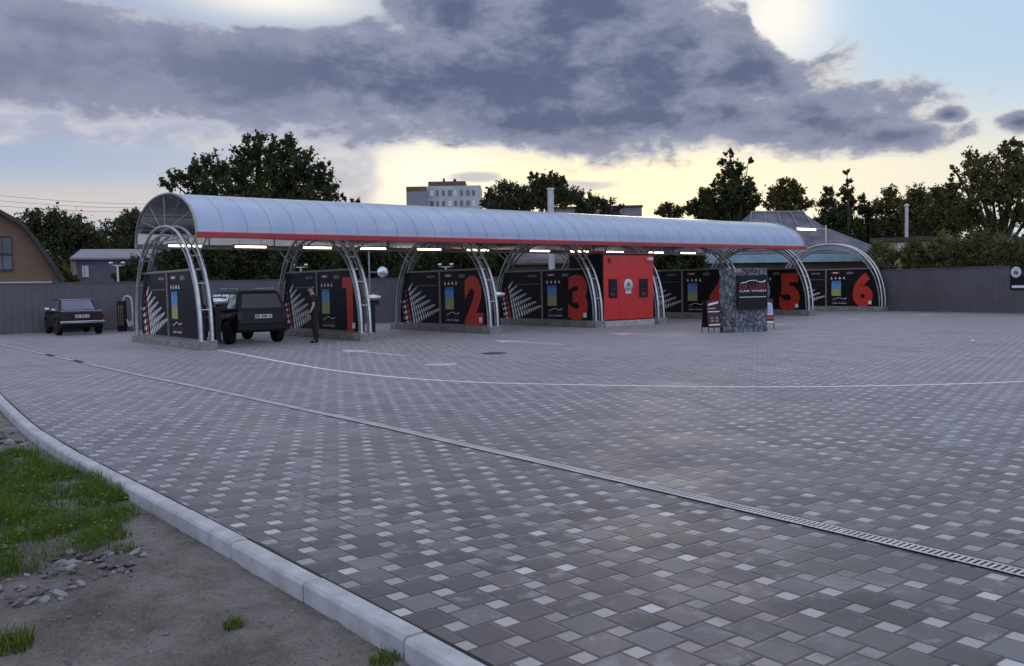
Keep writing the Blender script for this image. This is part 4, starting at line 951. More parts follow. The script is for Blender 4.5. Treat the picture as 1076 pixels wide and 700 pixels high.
# brick house with a curved gable, far left
h, k, D = house_root('brick_house', -14, 44.5, 'orange brown brick house with a curved gambrel gable behind the left fence', .62)
gx = [(-74, 293), (-49, 251), (-35, 232), (0, 212), (35, 232), (49, 251), (74, 293)]
gp = [(a * k, zpx(a - 14, v, D)) for a, v in gx]
b = MB(); b.prism([(gp[0][0] + .25, 0)] + [(a * .97, z - .12) for a, z in gp] + [(gp[-1][0] - .25, 0)], lambda a, z, d: Vector((a, d, z)), 9.0); wl = b.build('wall', MT['brick'], h)
b = MB()
out_ = gp; inn = [(a * .955, z - .20) for a, z in gp]; n = len(gp)
b.prism(out_ + inn[::-1], lambda a, z, d: Vector((a, d - .45, z)), 9.9); b.build('roof', MT['dark_roof'], h)
b = MB(); z0, z1 = zpx(0, 285, D), zpx(0, 248, D); b.span((6 * k, -.05, z0), (25 * k, -.005, z1)); wn = b.build('window', MT['dark_roof'], h)
b = MB()
for a0, a1, c0, c1 in ((7.2, 15, .06, .44), (16, 24, .06, .44), (7.2, 15, .52, .95), (16, 24, .52, .95)): b.span((a0 * k, -.058, z0 + (z1 - z0) * c0), (a1 * k, -.051, z0 + (z1 - z0) * c1))
b.build('panes', MT['win_far'], wn)
b = MB(); b.span((-76 * k, -.5, zpx(0, 300, D)), (60 * k, -.02, zpx(0, 296.5, D))); b.build('porch_roof', MT['win_white'], h)
# dark house with a pale roof edge
h, k, D = house_root('dark_house', 136, 50, 'dark blue grey house with pale low roof and one bright window behind the fence', .30)
ze, zr = zpx(136, 271, D), zpx(136, 263.5, D)
b = MB(); b.span((-54 * k, 0, 0), (62 * k, 7, ze)); b.build('wall', MT['house_dark'], h)
b = MB(); b.add([(-55 * k, -.3, ze), (66 * k, -.3, ze), (66 * k, 3.5, zr + .25), (-55 * k, 3.5, zr + .25), (-55 * k, 7.3, ze), (66 * k, 7.3, ze), (-55 * k, -.3, ze - .1), (66 * k, -.3, ze - .1), (-55 * k, 7.3, ze - .1), (66 * k, 7.3, ze - .1)],
    [(0, 1, 2, 3), (3, 2, 5, 4), (0, 3, 4, 8, 6), (1, 7, 9, 5, 2), (6, 7, 1, 0), (4, 5, 9, 8), (6, 8, 9, 7)]); b.build('roof', MT['roof_pale'], h)
b = MB(); b.span((-54 * k - .06, -.04, 0), (-50 * k, 6.9, ze - .12)); b.build('gable_cladding', MT['beige'], h)
b = MB(); b.span((-44.5 * k, -.06, zpx(94, 291.5, D)), (-38.5 * k, -.004, zpx(94, 279.5, D))); wn = b.build('window', MT['win_white'], h)
b = MB(); b.span((-42.8 * k, -.066, zpx(94, 291, D)), (-42.2 * k, -.061, zpx(94, 280, D))); b.build('mullion', MT['grey_print'], wn)
# low brown house seen through the third bay
h, k, D = house_root('brown_house', 590, 50, 'low brown boarded house with a tan verge seen through the bay numbered 3', -.12)
b = MB(); b.span((-52 * k, 0, 0), (60 * k, 6, zpx(590, 274, D))); b.build('wall', MT['brown_wall'], h)
b = MB(); b.prism([(-.35, zpx(590, 275, D)), (3, zpx(590, 252, D)), (6.3, zpx(590, 275, D)), (6.3, zpx(590, 275, D) - .15), (-.35, zpx(590, 275, D) - .15)], lambda a, z, d: Vector((d - 54 * k, a, z)), 116 * k); rf = b.build('roof', MT['slate'], h)
b = MB(); b.span((-54 * k, -.42, zpx(590, 276.5, D)), (62 * k, -.36, zpx(590, 272, D))); b.build('verge_board', MT['tan'], h)
for a in (-6, 3): b = MB(); b.span((a * k, .6, zpx(590, 272, D)), ((a + 4) * k, 1.0, zpx(590, 260, D))); b.build('chimney', MT['roof_pale'], rf)
for a in (-36, 20): b = MB(); b.span((a * k, -.04, 1.2), (a * k + 1.0, -.004, 2.3)); b.build('window', MT['win_far'], h)
# slate roofed house on the right
h, k, D = house_root('slate_house', 836, 58, 'house with large grey slate roof and teal eave beyond the bays 5 and 6', .14)
ze, zm, zr = zpx(812, 267, D), zpx(812, 239, D), zpx(812, 218, D)
xa, xb, dp = -112 * k, 104 * k, 9.0
b = MB(); b.span((xa + .5, .4, 0), (xb - .5, dp - .4, ze)); b.build('wall', MT['brown_wall'], h)
g0, g1 = -18 * k, 44 * k; ym = dp / 2; t = (zm - ze) / (zr - ze); yq0, yq1 = ym * t, dp - ym * t
gx0, gx1 = -34 * k, 56 * k
b = MB(); b.add([(xa, 0, ze), (xb, 0, ze), (xb, dp, ze), (xa, dp, ze), (gx0, yq0, zm), (gx1, yq0, zm), (gx1, yq1, zm), (gx0, yq1, zm), (g0, ym, zr), (g1, ym, zr), (g0 - .5, yq0, zm + .001), (g1 + .4, yq0, zm + .001)],
    [(0, 1, 5, 4), (1, 2, 6, 5), (2, 3, 7, 6), (3, 0, 4, 7), (4, 5, 9, 8), (6, 7, 8, 9), (5, 6, 9), (7, 4, 8), (0, 3, 2, 1)]); rf = b.build('roof', MT['slate'], h)
b = MB(); 
for i in range(5): b.tube([(gx0 + .1 + (g1 - gx0) * i * .24, yq0 - .03, zm + .02), (g0 + (g1 - g0) * i * .25, ym - .05, zr + .04)], .05, 6)
b.tube([(g0, ym, zr + .03), (g1, ym, zr + .03)], .09, 6); b.tube([(gx1, yq0, zm), (xb, 0, ze)], .07, 6); b.build('ridge_caps', MT['roof_pale'], rf)
b = MB(); a1 = Vector((gx1, yq0 + .4, zm + .15)); a2 = Vector((gx1, yq1 - .4, zm + .15)); a3 = Vector((g1 + (gx1 - g1) * .15, ym, zr - .35)); nn = Vector((.12, 0, .06))
b.add([a1 + nn, a2 + nn, a3 + nn, a1 + nn * .2, a2 + nn * .2, a3 + nn * .2], [(0, 1, 2), (5, 4, 3), (0, 3, 4, 1), (1, 4, 5, 2), (2, 5, 3, 0)]); b.build('gable_vent', MT['dark_roof'], h)
b = MB(); b.span((xa + .1, -.09, zpx(812, 276, D)), (xb - 26 * k, -.03, zpx(812, 267.5, D))); b.build('eave_board', MT['teal'], h)
b = MB(); b.span((xa + 3, .33, 1.0), (xa + 4.2, .395, 2.4)); b.build('window', MT['win_far'], h)
# yellow outbuilding with a pale flue
h, k, D = house_root('yellow_outbuilding', 944, 53, 'small ochre outbuilding with flat dark roof and pale flue, half hidden by bushes', -.42)
b = MB(); b.span((-24 * k, 0, 0), (34 * k, 5, zpx(944, 254, D))); b.build('wall', MT['yellow'], h)
b = MB(); b.span((-28 * k, -.3, zpx(944, 254, D)), (36 * k, 5.3, zpx(944, 250, D))); rf = b.build('roof', MT['dark_roof'], h, .02)
b = MB(); b.tube([(7.5 * k, 1.0, zpx(944, 251, D)), (7.5 * k, 1.0, zpx(944, 216, D))], .10, 12); b.lathe([(.15, 0), (.15, .06), (0, .16)], (7.5 * k, 1, zpx(944, 216, D)), seg=12); b.build('flue', MT['flue'], rf)
b = MB(); b.span((-1 * k, -.05, zpx(944, 264, D)), (6 * k, -.004, zpx(944, 255.5, D))); b.build('window', MT['win_white'], h)
# white flue rising behind the canopy
p = at(580, 300, 46); r_ = tag(empty('flue_pipe', (p.x, p.y, -.1)), 'tall white flue pipe rising behind the canopy roof', 'flue')
zt = at(580, 199, 46).z + .1; b = MB(); b.tube([(0, 0, 0), (0, 0, zt)], .165, 16); b.build('pipe', MT['flue'], r_); b = MB(); b.lathe([(.19, 0), (.19, .08), (.0, .1)], (0, 0, zt - .05), seg=16); b.build('cap', MT['flue'], r_)
# apartment block far away
h, k, D = house_root('apartment_block', 469, 250, 'pale high apartment block with brown upper storey, far behind the canopy', .0)
zt, zl = zpx(469, 196, D), zpx(469, 191, D)
b = MB(); b.span((-18 * k, 0, 0), (38 * k, 14, zt)); b.build('wall', MT['bldg_white'], h)
b = MB(); b.span((-39 * k, -2, 0), (-18 * k, 13, zpx(469, 198, D))); b.build('side_wing', MT['roof_pale'], h)
b = MB(); b.span((-39 * k, -2.05, zpx(469, 202, D)), (-18.2 * k, 12, zpx(469, 197, D))); b.build('side_parapet', MT['bldg_brown'], h)
b = MB(); b.span((-17 * k, .6, zt), (22 * k, 10, zl)); b.build('upper_storey', MT['bldg_brown'], h)
b = MB(); b.span((-2 * k, 2, zl), (0 * k, 4, zl + 1)); b.span((9 * k, 2, zl), (12 * k, 4, zl + .8)); b.build('roof_hatch', MT['bldg_brown'], h)
for fl in range(9):
    for c in range(8):
        a = -15 + c * 6.3; z = zt - 2.0 - fl * 2.9
        b = MB(); b.span((a * k, -.12, z - .75), ((a + (2.6 if c % 3 else 3.6)) * k, -.01, z + .75)); b.build('window', MT['win_far'] if (c + fl) % 4 else MT['win_white'], h)
# long low block with a flat roof
h, k, D = house_root('flat_roofed_block', 630, 130, 'long low grey block with a flat roof beyond the canopy crest', -.05)
b = MB(); b.span((-48 * k, 0, 0), (45 * k, 12, zpx(630, 219, D))); b.build('wall', MT['roof_pale'], h)
b = MB(); b.span((-49 * k, -.3, zpx(630, 219, D)), (46 * k, 12.3, zpx(630, 217, D))); b.build('roof_edge', MT['dark_roof'], h)
for c in range(9): b = MB(); b.span(((-44 + c * 10) * k, -.06, zpx(630, 240, D)), ((-39 + c * 10) * k, -.004, zpx(630, 228, D))); b.build('window', MT['win_far'], h)

# ------------------------------------------------------------------ trees
def leaf_cards(C, Rd, n_sub, n_leaf, size, flat=.85, sub_r=.20, seed=0):
    g = np.random.default_rng(seed); P = []; tint = []
    vol = np.array(Rd) ** 2.2; cnt = np.maximum(4, (vol / vol.sum() * n_sub)).astype(int)
    r_mean = float(np.mean(Rd))
    for c, r, m in zip(C, Rd, cnt):
        d = g.normal(size=(m, 3)); d /= np.linalg.norm(d, axis=1)[:, None]
        rr = r * g.uniform(.25, 1.0, m) ** .55
        sc = np.array(c) + d * rr[:, None] * np.array([1, 1, flat])
        for s in sc:
            ax = (s - np.array(c)) / (np.linalg.norm(s - np.array(c)) + 1e-6) + np.array([0, 0, .7]) + g.normal(size=3) * .4; ax /= np.linalg.norm(ax)
            rr_ = r ** .75 * r_mean ** .25 * sub_r * g.uniform(.5, 1.2)
            q = g.normal(size=(n_leaf, 3)) * rr_ * .7; q += np.outer(g.normal(size=n_leaf) * rr_ * 1.3, ax); P.append(s + q); tint.append(np.full(n_leaf, np.clip(g.normal(.45, .22), 0, 1)))
    P = np.concatenate(P); tint = np.clip(np.concatenate(tint) + g.normal(0, .1, len(P)), 0, 1); n = len(P)
    a = g.normal(size=(n, 3)); a /= np.linalg.norm(a, axis=1)[:, None]; b_ = np.cross(a, g.normal(size=(n, 3))); b_ /= np.linalg.norm(b_, axis=1)[:, None]
    sz = size * g.uniform(.6, 1.35, n)[:, None]
    V = np.stack([P - a * sz, P + b_ * sz * .55, P + a * sz, P - b_ * sz * .55], 1).reshape(-1, 3)
    return V, tint
def cards_obj(name, V, tint, material, parent=None):
    n = len(V) // 4; me = bpy.data.meshes.new(name); me.vertices.add(len(V)); me.vertices.foreach_set('co', V.astype(np.float32).ravel())
    me.loops.add(4 * n); me.loops.foreach_set('vertex_index', np.arange(4 * n, dtype=np.int32)); me.polygons.add(n)
    me.polygons.foreach_set('loop_start', np.arange(0, 4 * n, 4, dtype=np.int32)); me.update(calc_edges=True)
    at_ = me.attributes.new('tint', 'FLOAT', 'FACE'); at_.data.foreach_set('value', tint.astype(np.float32)); me.materials.append(material)
    o = bpy.data.objects.new(name, me); COL.objects.link(o); o.parent = parent; return o
SEED = [10]
def tree(name, clumps, D, label, material, n_sub, n_leaf, size, base=None, cat='tree', group=None, trunk=.22, spread=.9, sub_r=.2, flat=.85):
    SEED[0] += 1; g = random.Random(SEED[0]); k = D / F_PX
    pts = [at(u, v, D) for u, v, r in clumps]; rad = [r * k for u, v, r in clumps]
    for i, p_ in enumerate(pts):
        if i: pts[i] = p_ + FH * g.uniform(-spread, spread) * max(rad) * .9
    bu = base if base is not None else sum(c[0] * c[2] for c in clumps) / sum(c[2] for c in clumps)
    b0 = at(bu, 305, D); b0.z = -.13
    root = tag(empty(name, b0), label, cat, group)
    loc = [p_ - b0 for p_ in pts]
    top = max(l.z for l in loc); low = min(l.z for l in loc)
    V, tint = leaf_cards([tuple(l) for l in loc], rad, int(n_sub * (1.4 if material.name.startswith('olive') else 1.1)), int(n_leaf * 2.2), size * .46, flat, sub_r, SEED[0]); V[:, 2] = np.maximum(V[:, 2], .05)
    cards_obj('crown', V, tint, material, root)
    tr = MB(); fork = Vector((0, 0, max(.4, low * .6)))
    tr.tube([(0, 0, -.1), (g.uniform(-.1, .1), g.uniform(-.1, .1), fork.z * .5), tuple(fork)], [trunk * 1.25, trunk, trunk * .85], 10)
    mi = max(range(len(loc)), key=lambda i: loc[i].z - abs(loc[i].x) * .3)
    for i, l in enumerate(loc):
        m1 = fork.lerp(l, .5) + Vector((g.uniform(-.3, .3), g.uniform(-.3, .3), .15 * l.z * .3)); r0 = trunk * (.6 if i == mi else .38)
        tr.tube([tuple(fork), tuple(m1), tuple(l), tuple(l + Vector((g.uniform(-.3, .3), 0, rad[i] * .5)))], [r0, r0 * .6, r0 * .3, .015], 6)
    tr.build('trunk', MT['bark'], root)
    return root
# big tree behind the left half of the canopy
tree('broadleaf_tree', [(283, 196, 40), (270, 160, 20), (267, 147, 9), (265, 139, 4.5), (298, 160, 20), (304, 149, 8), (287, 148, 9), (322, 178, 20), (342, 192, 16), (340, 176, 8), (249, 172, 18), (228, 183, 20), (207, 190, 20), (190, 194, 11), (227, 170, 7), (318, 200, 30), (243, 202, 28), (355, 206, 9), (368, 209, 5), (200, 178, 6), (205, 215, 26), (330, 225, 34), (280, 235, 40), (235, 240, 30)], 60,
     'big dark tree with ragged top rising behind the left half of the canopy', MT['leaf'], 900, 20, .26, base=275, trunk=.4, sub_r=.13)
# row on the far left
tree('broadleaf_tree', [(30, 235, 14), (48, 234, 15), (38, 252, 20), (60, 250, 18), (20, 252, 18), (45, 275, 22)], 72, 'dark tree just right of the brick house roof', MT['leaf_far'], 300, 18, .30, trunk=.25)
tree('broadleaf_tree', [(72, 236, 14), (88, 240, 12), (76, 256, 18), (94, 258, 16), (66, 250, 10), (82, 278, 20)], 74, 'dark tree above the dark blue grey house, left of the dip in the treetops', MT['leaf_far'], 260, 17, .30, trunk=.25)
tree('broadleaf_tree', [(104, 252, 11), (112, 262, 13), (98, 268, 14), (110, 282, 16)], 76, 'lower tree at the dip in the left treetops', MT['leaf_olive'], 150, 15, .30, trunk=.2)
tree('broadleaf_tree', [(122, 240, 12), (138, 234, 12), (150, 236, 14), (128, 256, 16), (146, 258, 18), (140, 280, 20), (165, 250, 16)], 70, 'dark tree right behind the left end of the canopy', MT['leaf_far'], 300, 18, .30, trunk=.25)
tree('garden_shrub', [(136, 285, 12), (146, 280, 12), (128, 292, 9), (150, 294, 10)], 45, 'dark shrub between the dark house and the canopy end', MT['leaf'], 120, 16, .15, cat='shrub', trunk=.06)
tree('garden_shrub', [(62, 283, 7), (70, 288, 7), (56, 292, 6), (76, 294, 6)], 47, 'small shrub at the brick house roof foot', MT['leaf_olive'], 60, 14, .15, cat='shrub', trunk=.05)
# dark trees seen under the roof beyond the fence
for (uc, lab, D) in ((205, 'dark tree behind the fence seen through the gable end arch', 50), (265, 'dark tree behind the fence seen above the off-road car', 52), (318, 'dark tree behind the fence seen inside the arch numbered 1', 49), (372, 'dark tree behind the fence left of the round mirror', 53), (428, 'dark tree behind the fence right of the round mirror', 51), (484, 'dark tree behind the fence seen inside the arch numbered 2', 50), (536, 'dark tree behind the fence seen left of the brown house', 54), (668, 'dark tree behind the fence seen right above the red cabin', 56), (716, 'dark tree behind the fence left of the slate house', 57)):
    cl = [(uc, 262, 24), (uc - 18, 275, 18), (uc + 18, 274, 18), (uc + 6, 290, 20), (uc - 16, 294, 14), (uc + 22, 294, 12)]
    if 640 < uc: cl = [(uc, 258, 20), (uc - 14, 272, 16), (uc + 14, 272, 16), (uc, 288, 18)]
    tree('broadleaf_tree', cl, D, lab, MT['leaf'], 300, 18, .22, trunk=.2, group='dark trees behind the back fence')
# beyond the canopy crest
tree('broadleaf_tree', [(527, 206, 16), (514, 212, 10), (548, 206, 14), (535, 196, 7), (540, 220, 16), (520, 225, 14)], 112, 'rounded dark tree touching the pale apartment block', MT['leaf_far'], 260, 16, .42, trunk=.3, sub_r=.15)
tree('broadleaf_tree', [(578, 194, 13), (566, 196, 10), (560, 187, 5), (588, 191, 8), (572, 208, 16), (590, 208, 14), (556, 212, 10), (579, 184, 4)], 108, 'taller dark tree around the white flue pipe', MT['leaf_far'], 260, 16, .40, trunk=.3, sub_r=.15)
tree('broadleaf_tree', [(607, 207, 9), (622, 211, 9), (636, 214, 8), (650, 217, 5), (615, 222, 12), (640, 226, 10)], 110, 'low spreading tree over the flat roofed block', MT['leaf_far'], 170, 15, .36, trunk=.3)
# group left of the slate house
tree('conifer_tree', [(767, 162, 5), (764, 171, 7), (772, 178, 9), (782, 172, 4), (768, 188, 13), (776, 198, 14), (764, 208, 18), (785, 210, 13), (792, 194, 5), (775, 225, 22), (757, 222, 16)], 68, 'tall ragged conifer like tree standing dark against the yellow sky', MT['leaf'], 420, 18, .24, base=772, trunk=.25, sub_r=.15)
tree('broadleaf_tree', [(744, 205, 10), (738, 214, 12), (750, 194, 5), (730, 220, 10), (745, 228, 14)], 70, 'bushy tree leaning on the left of the tall ragged tree', MT['leaf'], 190, 16, .24, trunk=.15, sub_r=.16)
tree('broadleaf_tree', [(702, 219, 7), (694, 224, 6), (712, 222, 7), (703, 234, 10)], 84, 'small low tree at the left start of the yellow sky treeline', MT['leaf_far'], 110, 14, .28, trunk=.12)
tree('broadleaf_tree', [(826, 196, 10), (815, 204, 10), (838, 203, 10), (846, 212, 10), (808, 214, 8), (828, 212, 14), (826, 228, 16)], 76, 'round airy tree just above the slate roof', MT['leaf_olive'], 260, 14, .26, trunk=.15, sub_r=.15)
tree('conifer_tree', [(890, 182, 3), (891, 192, 5), (889, 203, 8), (894, 215, 11), (886, 228, 13), (897, 242, 16), (884, 254, 14)], 66, 'narrow pointed tree right of the slate roof', MT['leaf'], 260, 18, .22, base=891, trunk=.15, sub_r=.16)
tree('broadleaf_tree', [(870, 202, 6), (868, 213, 9), (874, 226, 12), (864, 236, 11), (876, 246, 12)], 69, 'slim dark tree between the slate roof and the pointed tree', MT['leaf'], 190, 17, .22, trunk=.12, sub_r=.17)
tree('broadleaf_tree', [(907, 208, 5), (909, 222, 9), (912, 236, 12), (916, 250, 12)], 67, 'dark tree on the right shoulder of the pointed tree', MT['leaf'], 170, 17, .22, trunk=.12, sub_r=.17)
tree('broadleaf_tree', [(934, 204, 9), (930, 218, 11), (943, 220, 13), (938, 236, 15), (926, 240, 12), (948, 248, 14)], 70, 'olive tree behind the pale flue of the ochre outbuilding', MT['leaf_olive'], 280, 14, .22, trunk=.15, sub_r=.17)
tree('broadleaf_tree', [(962, 204, 9), (972, 210, 10), (958, 222, 14), (975, 228, 16), (966, 246, 18)], 66, 'olive tree just right of the pale flue', MT['leaf_olive'], 300, 15, .22, trunk=.15, sub_r=.18)
tree('broadleaf_tree', [(988, 203, 9), (996, 212, 12), (985, 224, 15), (1002, 232, 17), (990, 248, 16)], 64, 'dark olive tree left of the large tree at the right edge', MT['leaf_olive'], 320, 16, .22, trunk=.15, sub_r=.18)
tree('broadleaf_tree', [(1044, 190, 28), (1022, 178, 13), (1034, 165, 13), (1050, 160, 11), (1066, 163, 13), (1012, 192, 11), (1008, 180, 5), (1068, 185, 22), (1030, 205, 20), (1085, 178, 22), (1098, 200, 24), (1060, 215, 24), (1020, 224, 18), (1084, 228, 24), (1040, 240, 22), (1062, 153, 6), (1000, 175, 3.5)], 56,
     'large spreading tree with sky gaps at the right edge', MT['leaf_olive'], 620, 14, .22, base=1050, trunk=.35, sub_r=.13)
tree('broadleaf_tree', [(1128, 210, 26), (1150, 220, 26), (1120, 240, 26), (1160, 250, 26)], 58, 'tree beyond the right edge beside the large spreading tree', MT['leaf_olive'], 260, 14, .24, trunk=.25)
for i, (uc, vt, wd, D, lab) in enumerate(((925, 262, 13, 48, 'green bush against the ochre wall'), (960, 262, 15, 47.5, 'green bush right of the ochre outbuilding window'), (992, 256, 18, 47, 'pale green bush above the middle of the right fence'), (1024, 254, 18, 46, 'broad green bush left of the notice board on the right fence'), (1058, 256, 18, 45, 'green bush directly above the notice board'), (1094, 258, 20, 44, 'green bush at the right edge above the fence'))):
    tree('garden_bush', [(uc, vt, wd * .7), (uc - wd * .7, vt + 8, wd * .6), (uc + wd * .7, vt + 7, wd * .6), (uc - wd * .3, vt + 18, wd * .7), (uc + wd * .5, vt + 19, wd * .7), (uc, vt + 28, wd * .7)], D, lab, MT['leaf_shrub'] if i % 2 == 0 else MT['leaf_olive'], 230, 16, .13, cat='bush', trunk=.06, group='bushes above the right fence')
# far wood closing the view
Cw = []; Rw = []; g = random.Random(3)
for i in range(90):
    u = -60 + i * 14; D = g.uniform(125, 150); p_ = at(u, 286 - 8 * g.random() - .012 * (u - 538) + (0 if 130 < u < 960 else -6), D); Cw.append(tuple(p_)); Rw.append(g.uniform(2.2, 3.4))
    p_ = at(u, 298, D); Cw.append(tuple(p_)); Rw.append(2.4)
V, tint = leaf_cards(Cw, Rw, 1500, 14, .55, .9, .22, 77)
tag(cards_obj('distant_wood', V, tint, MT['leaf_far']), 'dark band of distant trees along the horizon', 'wood', kind='stuff')

# overhead cables, upper left
for dv, lab in ((0, 'highest thin overhead cable left of the canopy'), (6, 'middle thin overhead cable left of the canopy'), (12, 'lowest thin overhead cable left of the canopy')):
    a, c = at(-60, 200 + dv, 66), at(215, 215 + dv * .6, 80); m1 = a.lerp(c, .5) - Vector((0, 0, .35)); b = MB(); b.tube(smooth_path([tuple(a), tuple(m1), tuple(c)], 8), .013, 5)
    tag(b.build('overhead_cable', MT['cable']), lab, 'cable', 'overhead cables')

# ------------------------------------------------------------------ verge: grass, weeds, rubble
GP = [(1.42, 10.9), (1.70, 10.2), (1.86, 9.2), (1.88, 8.3), (1.86, 7.6), (1.76, 6.9), (1.52, 6.25), (1.12, 5.96), (.70, 5.95), (.2, 5.8), (-1.8, 5.6), (-1.8, 11.2)]
def inside(x, y, P):
    c = False
    for (xa, ya), (xb, yb) in zip(P, P[1:] + P[:1]):
        if (ya > y) != (yb > y) and x < (xb - xa) * (y - ya) / (yb - ya) + xa: c = not c
    return c
def blades(name, region, n, hmin, hmax, wd, material, seed, fade=.35):
    g = random.Random(seed); V = []; ti = []
    x0, x1 = min(p[0] for p in region), max(p[0] for p in region); y0, y1 = min(p[1] for p in region), max(p[1] for p in region)
    while len(ti) < n:
        x, y = g.uniform(x0, x1), g.uniform(y0, y1)
        ed = .14 * mnoise.noise((x * 4, y * 4, 0)) + .08 * mnoise.noise((x * 13, y * 13, 4))
        if not inside(x + ed, y + ed * .8, region): continue
        dens = mnoise.noise((x * 2.4, y * 2.4, 9)) + .6 * mnoise.noise((x * 7, y * 7, 3))
        if dens < g.uniform(-.8, .15) - .15: continue
        h_ = g.uniform(hmin, hmax) * max(.35, 1 + 1.1 * dens); a = g.uniform(0, 6.283); le = g.uniform(.1, .7) * h_; w_ = wd * g.uniform(.6, 1.4)
        d = Vector((math.cos(a), math.sin(a), 0)); s = Vector((-d.y, d.x, 0)) * w_; b0 = Vector((x, y, dirt_z(x, y) - .01))
        p1 = b0 + d * le * .35 + Vector((0, 0, h_ * .6)); p2 = b0 + d * le + Vector((0, 0, h_))
        V += [b0 - s, b0 + s, p1 + s * .8, p1 - s * .8]; t_ = min(1, max(0, .38 + .5 * dens + g.uniform(-.3, .3))); ti.append(t_)
        V += [p1 - s * .8, p1 + s * .8, p2 + s * .1, p2 - s * .1]; ti.append(t_)
    return cards_obj(name, np.array([tuple(v) for v in V]), np.array(ti), material)
tag(blades('verge_grass', GP, 120000, .03, .11, .0023, MT['grass'], 5), 'rough green grass on the dirt verge left of the kerb', 'grass', kind='stuff')
gr_l = random.Random(8); V = []; ti = []
for i in range(16000):
    x, y = gr_l.uniform(-1.2, 1.75), gr_l.uniform(5.7, 10.8)
    if not inside(x, y, GP): continue
    if mnoise.noise((x * 2.1, y * 2.1, 20)) < -.05: continue
    z = dirt_z(x, y) + gr_l.uniform(.02, .13) * max(.4, 1 + mnoise.noise((x * 2.4, y * 2.4, 9))); a = gr_l.uniform(0, 6.28); r = gr_l.uniform(.006, .020) if x > .9 or gr_l.random() < .75 else gr_l.uniform(.02, .042)
    d = Vector((math.cos(a), math.sin(a), gr_l.uniform(-.3, .5))); s = Vector((-math.sin(a), math.cos(a), gr_l.uniform(-.3, .3))) * .6; c = Vector((x, y, z))
    V += [c - d * r, c + s * r, c + d * r, c - s * r]; ti.append(gr_l.random())
tag(cards_obj('verge_weeds', np.array([tuple(v) for v in V]), np.array(ti), MT['weed']), 'small broad leaved weeds growing through the verge grass', 'weeds', kind='stuff')
def tuft(x, y, n, r, h_, lab):
    g = random.Random(int(x * 97 + y * 31)); V = []; ti = []
    for i in range(n):
        a = g.uniform(0, 6.283); rr = r * math.sqrt(g.random()); bx, by = x + rr * math.cos(a), y + rr * math.sin(a); hh = h_ * g.uniform(.4, 1.1); a2 = g.uniform(0, 6.283); d = Vector((math.cos(a2), math.sin(a2), 0)); s = Vector((-d.y, d.x, 0)) * .0032
        b0 = Vector((bx, by, dirt_z(bx, by) - .01)); p1 = b0 + d * hh * .2 + Vector((0, 0, hh * .6)); p2 = b0 + d * hh * .6 + Vector((0, 0, hh))
        V += [b0 - s, b0 + s, p1 + s * .8, p1 - s * .8, p1 - s * .8, p1 + s * .8, p2 + s * .1, p2 - s * .1]; t_ = g.random(); ti += [t_, t_]
    V = np.array([tuple(v) for v in V]); o0 = np.array([x, y, dirt_z(x, y)]); o = cards_obj('grass_tuft', V - o0, np.array(ti), MT['grass']); o.location = o0; tag(o, lab, 'grass tuft')
tuft(.60, 4.72, 420, .13, .10, 'low green tuft in the bottom left corner of the dirt')
tuft(1.52, 4.22, 90, .05, .07, 'tiny sparse tuft on bare dirt near the bottom centre left')
tuft(1.90, 3.42, 130, .07, .06, 'dry sparse tuft against the kerb foot at the bottom')
tuft(1.45, 5.98, 160, .12, .05, 'sparse tuft on the right end of the rubble heap')
tuft(1.84, 7.55, 120, .06, .09, 'tuft growing against the kerb beside the grass patch')
# stones
base_st = []
for i in range(7):
    bm_ = bmesh.new(); bmesh.ops.create_icosphere(bm_, subdivisions=2, radius=1.0); g = random.Random(40 + i); sc3 = Vector((1, g.uniform(.6, .85), g.uniform(.35, .6)))
    for v in bm_.verts:
        q = v.co.copy(); f = 1 + .35 * mnoise.noise(q * 1.3 + Vector((i * 7, 0, 0))) + .15 * mnoise.noise(q * 3 + Vector((0, i * 5, 0)))
        for pl_ in range(4):
            nn = Vector((g.uniform(-1, 1), g.uniform(-1, 1), g.uniform(-1, 1))).normalized() if False else Vector((math.sin(i * 3 + pl_ * 2.1), math.cos(i * 2 + pl_ * 1.7), math.sin(pl_ * 2.6 + i))).normalized()
            dd = q.dot(nn)
            if dd > .72: q -= nn * (dd - .72)
        v.co = Vector((q.x * sc3.x, q.y * sc3.y, q.z * sc3.z)) * f
    me = bpy.data.meshes.new('rubble_stone'); bm_.to_mesh(me); bm_.free(); me.materials.append((MT['stone_bit'], MT['stone_bit2'], MT['stone_dark'])[i % 3]); base_st.append(me)
g = random.Random(21); cnt = 0
RP = [(.62, 5.50), (.80, 5.85), (1.10, 6.15), (1.45, 6.0), (1.52, 5.72), (1.35, 5.42), (1.05, 5.30), (.75, 5.30)]
while cnt < 110:
    x, y = g.uniform(.3, 1.6), g.uniform(5.2, 6.3)
    if not inside(x, y, RP): continue
    if mnoise.noise((x * 5, y * 5, 8)) < -.15: continue
    o = bpy.data.objects.new('rubble_stone', g.choice(base_st)); COL.objects.link(o); s = g.uniform(.008, .026) if g.random() < .72 else g.uniform(.028, .05)
    o.location = (x, y, dirt_z(x, y) + s * .26); o.scale = (s * g.uniform(.9, 1.2), s, s * g.uniform(.8, 1.2)); o.rotation_euler = (g.uniform(-.4, .4), g.uniform(-.4, .4), g.uniform(0, 6.28))
    tag(o, 'broken grey stone in the rubble heap below the verge grass', 'stone', 'rubble stones by the grass'); cnt += 1
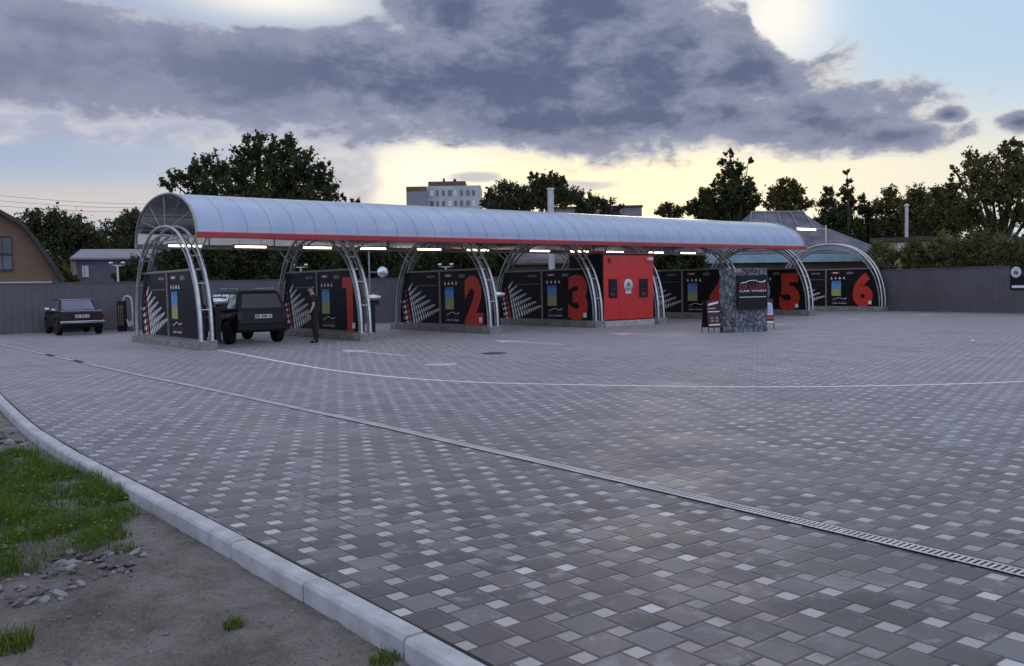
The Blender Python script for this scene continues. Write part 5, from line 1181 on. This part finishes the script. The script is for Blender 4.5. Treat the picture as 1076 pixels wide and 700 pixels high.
gk = random.Random(77); n_k = 0
while n_k < 34:
    y = gk.uniform(10.9, 14.5); x = gk.uniform(1.42, kerb_x(y) - .2); s = gk.uniform(.02, .07)
    o = bpy.data.objects.new('rubble_stone', gk.choice(base_st)); COL.objects.link(o)
    o.location = (x, y, dirt_z(x, y) + s * .15); o.scale = (s * 1.2, s, s * gk.uniform(.6, 1.1)); o.rotation_euler = (gk.uniform(-.4, .4), gk.uniform(-.4, .4), gk.uniform(0, 6.28))
    tag(o, 'dark rubble stone on the dirt between the grass and the kerb bend', 'stone', 'rubble stones at the kerb bend'); n_k += 1
n_k = 0
while n_k < 40:
    y = gk.uniform(3.4, 9.5); x = gk.uniform(.35, kerb_x(y) - .16); s = gk.uniform(.006, .016)
    if inside(x, y, GP) or inside(x, y, RP): continue
    o = bpy.data.objects.new('loose_stone', gk.choice(base_st)); COL.objects.link(o)
    o.location = (x, y, dirt_z(x, y) + s * .2); o.scale = (s * 1.2, s, s * gk.uniform(.6, 1.1)); o.rotation_euler = (gk.uniform(-.4, .4), gk.uniform(-.4, .4), gk.uniform(0, 6.28))
    tag(o, 'small loose stone lying alone on the bare dirt by the kerb', 'stone', 'loose stones on the bare dirt'); n_k += 1
# loose gravel and crumbs over the dirt: one mass
gm_ = MB(); g = random.Random(31)
for i in range(4200):
    y = g.uniform(3.2, 12); x = g.uniform(-.6, kerb_x(y) - .13)
    if inside(x, y, GP): continue
    s = g.uniform(.002, .006) if g.random() < .88 else g.uniform(.006, .018); z = dirt_z(x, y)
    P_ = [Vector((x + s * g.uniform(.6, 1.3) * a, y + s * g.uniform(.6, 1.3) * b_, z + s * c * .8)) for a, b_, c in ((-1, -.2, 0), (.3, -1, .1), (1, .3, 0), (-.2, 1, .1), (.1, 0, .9))]
    gm_.add(P_, [(0, 1, 4), (1, 2, 4), (2, 3, 4), (3, 0, 4)])
tag(gm_.build('loose_gravel', MT['stone_bit']), 'loose crumbs of gravel scattered over the dirt', 'gravel', kind='stuff')
